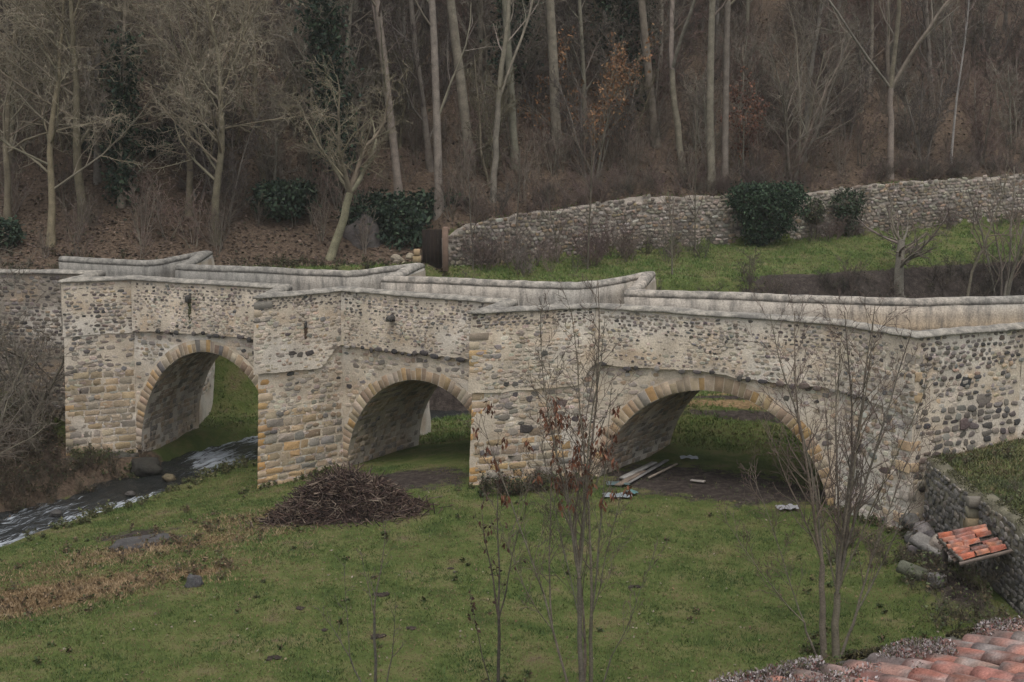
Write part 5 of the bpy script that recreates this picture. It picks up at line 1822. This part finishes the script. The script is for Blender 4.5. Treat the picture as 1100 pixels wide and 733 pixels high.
for j in range(NYp + 1):
    for i in range(NXp + 1):
        x = lerp(-2.5, 2.5, i / NXp); y = lerp(-1.5, 1.5, j / NYp)
        V.append((x, y, pile_z(x, y) - 0.05 + h(b[0] + x, b[1] + y) - hz))
for j in range(NYp):
    for i in range(NXp):
        a = j * (NXp + 1) + i; F.append((a, a + 1, a + NXp + 2, a + NXp + 1))
mb.add(V, F, [jit((0.032, 0.022, 0.018), 0.3) for _ in V])
rng = random.Random(77)
for k in range(3800):
    x = rng.gauss(0, 1.25); y = rng.gauss(0, 0.7) - 0.1
    r = math.hypot(x / 2.6, y / 1.5)
    if r > 1.15 or (r > 0.85 and rng.random() < 0.5): continue
    L = rng.uniform(0.15, 0.85)
    p = Vector((x, y, pile_z(x, y) + h(b[0] + x, b[1] + y) - hz + rng.uniform(-0.05, 0.07)))
    d = Vector((rng.gauss(0, 1), rng.gauss(0, 0.8), rng.gauss(0, 0.5) - 0.2 * r)).normalized()
    mid = p + d * L * 0.5 + Vector((rng.gauss(0, .05), rng.gauss(0, .05), rng.uniform(-.02, .06)))
    rr = rng.uniform(0.005, 0.019)
    col = rng.choice([(0.055, 0.035, 0.028), (0.085, 0.055, 0.042), (0.04, 0.027, 0.022), (0.125, 0.09, 0.066), (0.07, 0.045, 0.038), (0.17, 0.13, 0.10), (0.03, 0.02, 0.017)])
    tubes(mb, [([p - d * L * 0.5, mid - d * L * 0.1, p + d * L * 0.5], [rr, rr * 0.85, rr * 0.5], 0)], lambda lv: jit(col, 0.25), [4])
o = mb.build('brush_heap', M_wood)
o.location = root
tag(o, 'big heap of dark brown cut branches and twigs against the second pier', 'brush heap')

# ------------------------------------------------------------------ stones in and by the river
def rock_thing(name, label, cat, pos, r, col, sq, seed, flat=0.0, group=None):
    mb = MB(); add_rock(mb, (0, 0, 0), r, col, seed, sq, flat)
    o = mb.build(name, M_rock, None, True); o.location = pos
    return tag(o, label, cat, group)


p = at(157, 499, -1.45)
rock_thing('boulder', 'wet dark boulder in the stream below the first pier', 'boulder', (p[0], p[1], -1.55), 0.5, (0.030, 0.028, 0.023), (1.15, 0.9, 0.8), 3.0, 0.62)
for k, (u, v, r, lab) in enumerate([(182, 511, 0.2, 'tan grassy stone at the near water edge below the rapids'), (140, 528, 0.13, 'small stone at the near water edge left of the tan one'), (128, 503, 0.3, 'dark stone in the slack water left of the boulder'), (60, 549, 0.16, 'small wet stone in the white water at the left')]):
    p = at(u, v, -1.6)
    rock_thing('river_stone', lab, 'stone', (p[0], p[1], -1.68), r, [(0.11, 0.09, 0.055), (0.07, 0.062, 0.055), (0.045, 0.04, 0.036), (0.055, 0.052, 0.048)][k], (1.2, 0.9, 0.7), k * 5.1, 0, 'stones in the stream')
for k in range(9):
    t = k / 8
    q = NW.S(2, lerp(0.1, 2.2, t), -1.2, 0.25)
    rock_thing('foundation_stone', 'dark block of the ragged footing under the first pier', 'stone', (q[0], q[1], -1.35), rnd(0.22, 0.34), jit((0.06, 0.055, 0.047), 0.2), (1.1, 0.8, 0.9), k * 2.3, 0.6, 'footing blocks under the first pier')
p = hit(158, 584)
rock_thing('flat_stone', 'flat dark grey stone slab lying in the grass left of the branch heap', 'stone', (p[0], p[1], p[2] - 0.03), 0.68, (0.062, 0.058, 0.056), (1.35, 1.0, 0.35), 8.1, 0.12)
p = hit(209, 632)
rock_thing('stone', 'small upright grey stone in the grass beside the dead straw', 'stone', (p[0], p[1], p[2] + 0.05), 0.23, (0.065, 0.063, 0.063), (0.9, 0.6, 1.0), 9.4)
for k, (u, v) in enumerate([(490, 617), (409, 641), (407, 688), (350, 680), (324, 655), (295, 710), (442, 680), (681, 632), (484, 612)]):
    p = hit(u, v)
    mb = MB(); r = 0.62 * [0.12, 0.26, 0.24, 0.14, 0.2, 0.22, 0.18, 0.19, 0.12][k]
    for q in range(7): add_rock(mb, (rnd(-r, r) * 0.8, rnd(-r, r) * 0.6, 0.01), r * rnd(0.3, 0.55), jit((0.035, 0.026, 0.021), 0.3), q + k * 7, (1.1, 0.9, 0.6))
    o = mb.build('molehill', M_rock, None, True); o.location = p
    tag(o, 'small dark molehill in the meadow grass', 'molehill', 'molehills in the meadow')

# ------------------------------------------------------------------ rubbish under the right arch
def plank(label, u0, v0, u1, v1, w, t, col):
    a = Vector(hit(u0, v0)); c = Vector(hit(u1, v1))
    L = (c - a).length; mid = (a + c) / 2
    mb = MB()
    add_box(mb, (0, 0, 0), (L, w, t), col, 0.006, 0, (rnd(-.2, .2), 0), 0.006)
    o = mb.build('plank', M_wood)
    d = (c - a)
    o.rotation_euler = (0, -math.atan2(d.z, math.hypot(d.x, d.y)), math.atan2(d.y, d.x))
    o.location = mid + Vector((0, 0, t * 0.5 + 0.05))
    return tag(o, label, 'plank', 'planks under the right arch')


plank('whitish plank on top of the stack against the inside of the right arch', 668, 519, 703, 500, 0.2, 0.05, (0.26, 0.25, 0.23))
plank('grey plank lower in the stack inside the right arch', 674, 522, 716, 499, 0.16, 0.04, (0.19, 0.18, 0.17))
plank('brownish board at the bottom of the stack inside the right arch', 664, 524, 690, 511, 0.24, 0.05, (0.18, 0.14, 0.11))
plank('long thin pale stick lying apart from the stack on the bare soil', 697, 517, 727, 502, 0.06, 0.05, (0.24, 0.20, 0.16))
plank('short pale board lying alone in the middle of the bare soil', 742, 519, 757, 520, 0.13, 0.04, (0.30, 0.27, 0.24))


def crumpled(name, label, u, v, sx, sy, col, seed):
    mb = MB(); V, F = [], []
    n = 12
    for j in range(n + 1):
        for i in range(n + 1):
            x = (i / n - 0.5) * sx; y = (j / n - 0.5) * sy
            e = 1 + 0.2 * nz(i * 0.7, j * 0.7, seed)
            V.append((x * e, y * e, 0.06 + 0.10 * abs(nz(x * 4, y * 4, seed)) + 0.03 * nz(x * 12, y * 12, seed)))
    for j in range(n):
        for i in range(n):
            a = j * (n + 1) + i; F.append((a, a + 1, a + n + 2, a + n + 1))
    mb.add(V, F, col)
    o = mb.build(name, M_sheet); o.location = hit(u, v)
    return tag(o, label, 'rubbish')


crumpled('plastic_sheet', 'crumpled whitish plastic sheet on the ground below the left foot of the right arch', 663, 536, 0.8, 0.4, (0.20, 0.225, 0.235), 1)
crumpled('plastic_sheet', 'small crumpled teal plastic scrap by the stacked planks', 678, 533, 0.35, 0.3, (0.09, 0.17, 0.17), 2)
crumpled('plastic_sheet', 'pale plastic scrap at the grass edge behind the bare soil', 740, 495, 0.55, 0.35, (0.30, 0.32, 0.34), 3)
crumpled('plastic_sheet', 'crumpled white plastic bag on the ground near the right foot of the right arch', 846, 550, 0.6, 0.4, (0.26, 0.26, 0.27), 4)
crumpled('plastic_sheet', 'dull blue-green tarpaulin scrap heaped inside the left of the right arch', 664, 522, 0.7, 0.4, (0.085, 0.12, 0.12), 5)

# ------------------------------------------------------------------ garden walls, lean-to and slabs in the right corner
def rubble_wall(name, label, x, y0, y1, th, ztop0, ztop1, quoin_end, pal, seed, moss=0.3):
    root = empty(name, (x, y0, 0)); tag(root, label, 'wall', None)
    L = abs(y1 - y0)
    core = MB(); st = MB()
    ss = frange(0, L, 0.25)
    zt = lambda s: lerp(ztop0, ztop1, s / L) + 0.06 * nz(s * 1.3, seed) + 0.03 * nz(s * 4, seed)
    V, F = [], []
    for s in ss:
        y = -s
        for px, pz in ((-th / 2 + 0.03, -0.5), (-th / 2 + 0.03, zt(s) - 0.05), (-th * 0.2, zt(s) + 0.02), (th * 0.2, zt(s) + 0.02), (th / 2, zt(s) - 0.05), (th / 2, -0.5)):
            V.append((px + 0.02 * nz(s * 3, pz * 3, seed), y, pz))
    for i in range(len(ss) - 1):
        for q in range(6): F.append((i * 6 + q, i * 6 + 6 + q, i * 6 + 6 + (q + 1) % 6, i * 6 + (q + 1) % 6))
    F.append(tuple(range(6))); F.append(tuple(len(V) - 1 - q for q in range(6)))
    core.add(V, F, [(0.25, 0.23, 0.195) if v[2] < 1.6 else (0.12, 0.11, 0.075) for v in V])
    core.build('wall_core', M_rock, root)
    sf = lambda s, z, o: (-th / 2 - o, -s, z)
    z = -0.3
    while z < 2.4:
        rh = rnd(0.10, 0.18); s = rnd(0, 0.1)
        while s < L - 0.1:
            w = min(rnd(0.12, 0.34), L - s)
            if z + rh < zt(s + w / 2) + 0.02 and random.random() < 0.8:
                stone(st, sf, s + w / 2, z + rh / 2 + rnd(-.03, .03), w * rnd(0.38, 0.47), rh * rnd(0.34, 0.46), rnd(0.008, 0.03), mixc(jit(random.choice(pal), 0.3), (0.19, 0.175, 0.15), rnd(0, 0.6)), rnd(0.4, 0.8), rough=0.25, n=8, tilt=rnd(-0.2, 0.2))
            s += w
        z += rh
    st.build('wall_face', M_rock, root)
    if quoin_end:
        q_ = MB(); z = -0.3; k = 0
        while z < ztop1 - 0.15:
            rh = rnd(0.2, 0.3)
            add_box(q_, (0, -L - 0.02, z + rh / 2), (th + 0.03, 0.34 if k % 2 else 0.22, rh - 0.008), jit(random.choice([(0.20, 0.175, 0.13), (0.27, 0.205, 0.13), (0.16, 0.145, 0.12)]), 0.15), 0.008, 0, (0, 0), 0.006)
            z += rh; k += 1
        q_.build('quoin', M_block, root)
    # moss along the top
    rgm = np.random.default_rng(int(seed))
    m = int(420 * L)
    s = rgm.uniform(0, L, m); px = rgm.normal(0, th * 0.22, m)
    P = np.array([(a, -b, zt(b) + 0.01 + 0.03 * abs(nz(a * 5, b * 5, 1))) for a, b in zip(px, s) if nz(a * 2, b * 1.5, seed + 4) > -moss])
    leaf_quads('moss', P, 0.05, [(0.06, 0.062, 0.026), (0.085, 0.082, 0.035), (0.045, 0.042, 0.024)], M_leaf, root, rgm, -0.6, 0.5)
    return root


GWP = [(0.14, 0.13, 0.12), (0.10, 0.095, 0.09), (0.19, 0.175, 0.155), (0.22, 0.19, 0.15), (0.075, 0.07, 0.066)]
rubble_wall('garden_wall', 'short mossy rubble wall running from the bridge corner to a squared pillar end', 10.70, 32.2, 29.1, 0.42, 1.95, 1.85, True, GWP, 3.0)
rubble_wall('garden_wall', 'grey rubble garden wall with mossy top behind the little tiled roof', 10.90, 28.9, 20.5, 0.42, 1.9, 1.75, False, GWP, 6.0, 0.1)
for k in range(13):
    x = 9.95 + rnd(0, 0.35); y = 31.9 - k * 0.2
    rock_thing('fallen_stone', 'grey stone of the loose rubble between the bridge corner and the garden wall', 'stone', (x, y, h(x, y) + 0.1 + (0.35 if k % 3 == 0 else 0)), rnd(0.16, 0.32), jit(random.choice(GWP), 0.2), (1, 0.9, 0.8), k * 3.7, 0, 'loose rubble at the bridge corner')


def slab(label, u, v, sx, sy, sz, rz, tilt, col, dz=0.0):
    p = hit(u, v)
    mb = MB(); add_box(mb, (0, 0, 0), (sx, sy, sz), col, 0.03, 0, (0, 0), 0.02)
    o = mb.build('stone_slab', M_rock)
    o.location = (p[0], p[1], p[2] + sz / 2 + dz); o.rotation_euler = (tilt[0], tilt[1], rz)
    return tag(o, label, 'slab')


slab('long grey stone slab tipped toward the meadow, uppermost of the heap by the tiled roof', 1003, 606, 1.1, 0.5, 0.16, -0.7, (0.1, 0.3), (0.17, 0.16, 0.145), 0.28)
slab('greenish mossy slab lying lowest in the heap by the tiled roof', 988, 622, 1.0, 0.5, 0.15, -0.5, (0.0, 0.22), (0.085, 0.088, 0.062), 0.02)
slab('square pale block end at the foot of the slab heap', 1006, 634, 0.3, 0.3, 0.28, 0.4, (0.05, 0.1), (0.16, 0.15, 0.14), 0.0)

TILES = [(0.32, 0.135, 0.10), (0.27, 0.12, 0.09), (0.35, 0.165, 0.125), (0.21, 0.11, 0.09), (0.30, 0.18, 0.145), (0.17, 0.13, 0.115)]


def canal_tile(mb, M, L, w0, w1, rise, col, th=0.016, flip=False, worn=1.0):
    """half-round clay tile along +x of frame M (Matrix-like function), tapering from w0 to w1"""
    n, m = 8, 4
    V, F = [], []
    sg = -1 if flip else 1
    for lay in (0, 1):
        for i in range(m + 1):
            t = i / m; w = lerp(w0, w1, t) / 2 - lay * th
            for k in range(n + 1):
                a = math.pi * k / n
                y = -math.cos(a) * w; z = sg * math.sin(a) * (rise * w / (w0 / 2))
                V.append(M(t * L, y, z + 0.004 * nz(t * 9 + w0 * 50, y * 20)))
    s = (m + 1) * (n + 1)
    for i in range(m):
        for k in range(n):
            a = i * (n + 1) + k
            F.append((a, a + 1, a + n + 2, a + n + 1)); F.append((s + a, s + a + n + 1, s + a + n + 2, s + a + 1))
    for k in range(n):
        F.append((k, s + k, s + k + 1, k + 1)); e = m * (n + 1); F.append((e + k, e + k + 1, s + e + k + 1, s + e + k))
    for i in range(m):
        for k in (0, n):
            a = i * (n + 1) + k; F.append((a, a + n + 1, s + a + n + 1, s + a))
    c2 = [mixc(mixc(col, (0.11, 0.10, 0.09), 0.8 * worn * sst(0.0, 0.35, nz(v[0] * 5, v[1] * 5, v[2] * 5))), (0.30, 0.27, 0.25), 0.6 * worn * sst(0.15, 0.4, nz(v[0] * 9 + 7, v[1] * 9, v[2] * 9))) for v in V]
    mb.add(V, F, c2)


def tile_frame(ox, oy, oz, yaw, pitch, roll=0.0):
    cy_, sy_ = math.cos(yaw), math.sin(yaw); cp, sp_ = math.cos(pitch), math.sin(pitch)

    def M(x, y, z):
        X = x * cp + z * sp_; Z = -x * sp_ + z * cp + y * roll
        return (ox + X * cy_ - y * sy_, oy + X * sy_ + y * cy_, oz + Z)
    return M


lt = empty('lean_to_roof', (10.65, 27.55, 1.25)); tag(lt, 'tiny lean-to roof of broken red clay tiles against the garden wall', 'roof')
mb = MB()
for c in range(7):
    y = 0.62 - c * 0.205
    for r in range(3):
        if (c, r) in ((3, 0), (4, 1)): continue
        M = tile_frame(-0.06 - r * 0.33 + rnd(-.03, .03), y + rnd(-.02, .02), 0.10 - r * 0.085 + rnd(-.008, .012) - c * 0.012, math.pi + rnd(-.14, .14), 0.26 + rnd(-.05, .05), rnd(-.16, .16))
        canal_tile(mb, M, 0.42 * rnd(0.7, 1.0), 0.135, 0.16, 0.075, jit(random.choice([(0.36, 0.115, 0.065), (0.31, 0.11, 0.07), (0.37, 0.155, 0.095), (0.24, 0.10, 0.075)]), 0.25), worn=0.6)
for c in range(6):
    y = 0.51 - c * 0.205
    for r in range(3):
        M = tile_frame(-0.03 - r * 0.34, y + rnd(-.02, .02), 0.045 - r * 0.085 - c * 0.012, math.pi + rnd(-.05, .05), 0.26)
        canal_tile(mb, M, 0.42, 0.17, 0.15, 0.05, jit((0.10, 0.07, 0.055), 0.2), flip=True)
mb.build('clay_tiles', M_tile, lt)
mb = MB()
add_box(mb, (-0.55, -0.82, -0.13), (1.15, 0.07, 0.06), (0.15, 0.12, 0.10), 0.006, 0, (0, -0.26))
add_box(mb, (-0.55, 0.70, -0.03), (1.15, 0.07, 0.06), (0.10, 0.08, 0.07), 0.006, 0, (0, -0.26))
mb.build('rafter', M_wood, lt)
mb = MB(); add_box(mb, (-1.05, -0.05, -0.20), (0.05, 1.5, 0.07), (0.14, 0.12, 0.10), 0.006)
mb.build('eave_board', M_wood, lt)
mb = MB(); add_box(mb, (-0.95, 0.55, -0.72), (0.12, 0.12, 1.0), (0.10, 0.085, 0.07), 0.01)
mb.build('post', M_wood, lt)

# ------------------------------------------------------------------ the near tiled roof at the lower right
EO = Vector((1.74, 8.28, 6.30)); ED = Vector((0.90, 0.436, 0)).normalized(); PD = Vector((0.436, -0.90, 0)).normalized()
PIT = R(15)
house = empty('tiled_house', (EO.x, EO.y, 0)); tag(house, 'near house with old lichened red clay tile roof and mossy eave, lower right', 'house')


def roofpt(e, p, z): return EO + ED * e + PD * (p * math.cos(PIT)) + Vector((0, 0, p * math.sin(PIT) + z)) - Vector((EO.x, EO.y, 0))


mb = MB()
rg2 = random.Random(9)
yaw = math.atan2(PD.y, PD.x)
E0, E1 = -1.6, 4.6
ncol = int((E1 - E0) / 0.215)
base = MB()
Vb = [tuple(roofpt(a, c, -0.06)) for a, c in ((E0, -0.05), (E1, -0.05), (E1, 4.6), (E0, 4.6))] + [tuple(roofpt(a, c, -0.16)) for a, c in ((E0, -0.05), (E1, -0.05), (E1, 4.6), (E0, 4.6))]
base.add(Vb, [(0, 1, 2, 3), (7, 6, 5, 4), (0, 4, 5, 1), (1, 5, 6, 2), (2, 6, 7, 3), (3, 7, 4, 0)], (0.10, 0.085, 0.07))
base.build('roof_deck', M_wood, house)
for c in range(ncol):
    e = E0 + 0.1 + c * 0.215
    for r in range(9):
        wob = nz(c * 0.7, r * 0.9, 3) * 0.02
        p0 = 0.02 + r * 0.33 + rnd(-.04, .04)
        o = roofpt(e + rnd(-.015, .015), p0, 0.035 + r * 0.004 + rnd(-.004, .014))
        M = tile_frame(o.x, o.y, o.z, yaw + rnd(-.06, .06), -PIT + rnd(-.03, .02) + 0.03, rnd(-.05, .05))
        canal_tile(mb, M, 0.44, 0.185, 0.15, 0.085, jit(random.choice(TILES), 0.22))
        o = roofpt(e + 0.1075, p0 - 0.02, -0.005 + r * 0.004)
        M = tile_frame(o.x, o.y, o.z, yaw + rnd(-.03, .03), -PIT + 0.03)
        canal_tile(mb, M, 0.44, 0.155, 0.185, 0.055, jit(random.choice(TILES[3:]), 0.25), flip=True)
mb.build('clay_tiles', M_tile, house)
mb = MB()
a_ = math.atan2(ED.y, ED.x)
q0 = roofpt((E0 + E1) / 2, 0.35, 0)
for (e0, e1, p, th) in ((E0, E1, 0.32, 0.4), ):
    mid = roofpt((e0 + e1) / 2, p, 0)
    add_box(mb, (mid.x, mid.y, 3.15), (e1 - e0, th, 6.4), (0.30, 0.26, 0.21), 0.02, a_)
for e in (E0 + 0.2, E1 - 0.2):
    mid = roofpt(e, 2.4, 0)
    add_box(mb, (mid.x, mid.y, 3.1), (0.4, 3.6, 6.5), (0.30, 0.26, 0.21), 0.02, a_)
mb.build('wall', M_render, house)
# mossy stone edge along the eave
mb = MB()
V, F = [], []
ss = frange(E0, E1, 0.06)
for s in ss:
    for (p, z) in ((-0.34, -0.22), (-0.35, -0.02), (-0.27, 0.05), (-0.14, 0.05), (-0.07, 0.0), (-0.07, -0.22)):
        k = 0.035 * nz(s * 5, p * 9, z * 9) + 0.02 * nz(s * 14, p * 20, z * 20)
        V.append(tuple(roofpt(s, p + k, z + k)))
for i in range(len(ss) - 1):
    for q in range(6): F.append((i * 6 + q, i * 6 + (q + 1) % 6, i * 6 + 6 + (q + 1) % 6, i * 6 + 6 + q))
mb.add(V, F, [jit((0.075, 0.07, 0.055), 0.25) for _ in V])
mb.build('eave_stone', M_rock, house)


def roof_plants(name, label, n, pr, size, cols, seed, thresh, zb, droop, hgt):
    r3 = np.random.default_rng(seed); P = []
    while len(P) < n:
        e = r3.uniform(E0, E1); p = pr[0] + (pr[1] - pr[0]) * r3.random() ** 1.4
        q = nz(e * 2.2, p * 3.0, seed) + 0.30 * (1 - sst(0.0, 0.9, e))
        if p > 0.3 and q < thresh + 0.5 * (p - pr[0]) / (pr[1] - pr[0]): continue
        if p <= 0.3 and q < 0.10: continue
        v = roofpt(e, p, zb + hgt * r3.random() * min(1, 0.4 + q * 2))
        P.append((v.x + EO.x, v.y + EO.y, v.z))
    o = leaf_quads(name, np.array(P), size, cols, M_leaf, None, r3, droop, 0.5)
    return tag(o, label, 'plants', kind='stuff')


roof_plants('eave_moss', 'dark moss growing on the stone edge of the near roof', 26000, (-0.37, -0.06), 0.028, [(0.045, 0.042, 0.022), (0.07, 0.065, 0.028), (0.03, 0.026, 0.018), (0.10, 0.085, 0.04)], 5, -0.3, 0.03, -0.5, 0.035)
roof_plants('stonecrop', 'greyish pink stonecrop growing over the lower tiles of the near roof', 20000, (-0.12, 0.8), 0.025, [(0.24, 0.20, 0.19), (0.33, 0.30, 0.295), (0.16, 0.08, 0.07), (0.20, 0.17, 0.15), (0.11, 0.10, 0.065)], 6, 0.06, 0.06, -0.5, 0.11)

# ------------------------------------------------------------------ damp winter air
mh = bpy.data.materials.new('damp_air'); mh.use_nodes = True
ntm = mh.node_tree
for n in list(ntm.nodes):
    if n.type == 'BSDF_PRINCIPLED': ntm.nodes.remove(n)
pv = ntm.nodes.new('ShaderNodeVolumePrincipled')
pv.inputs['Color'].default_value = (0.95, 0.93, 0.90, 1)
pv.inputs['Density'].default_value = 0.00035
pv.inputs['Anisotropy'].default_value = 0.2
ntm.links.new(pv.outputs['Volume'], [n for n in ntm.nodes if n.type == 'OUTPUT_MATERIAL'][0].inputs['Volume'])
mb = MB()
x0, x1, y0, y1, z0, z1 = -160, 160, -20, 340, -6, 130
mb.add([(x0, y0, z0), (x1, y0, z0), (x1, y1, z0), (x0, y1, z0), (x0, y0, z1), (x1, y0, z1), (x1, y1, z1), (x0, y1, z1)],
       [(3, 2, 1, 0), (4, 5, 6, 7), (0, 1, 5, 4), (1, 2, 6, 5), (2, 3, 7, 6), (3, 0, 4, 7)], (1, 1, 1))
tag(mb.build('haze', mh), 'thin damp haze in the winter air', 'haze', kind='stuff')
cy.volume_bounces = 1
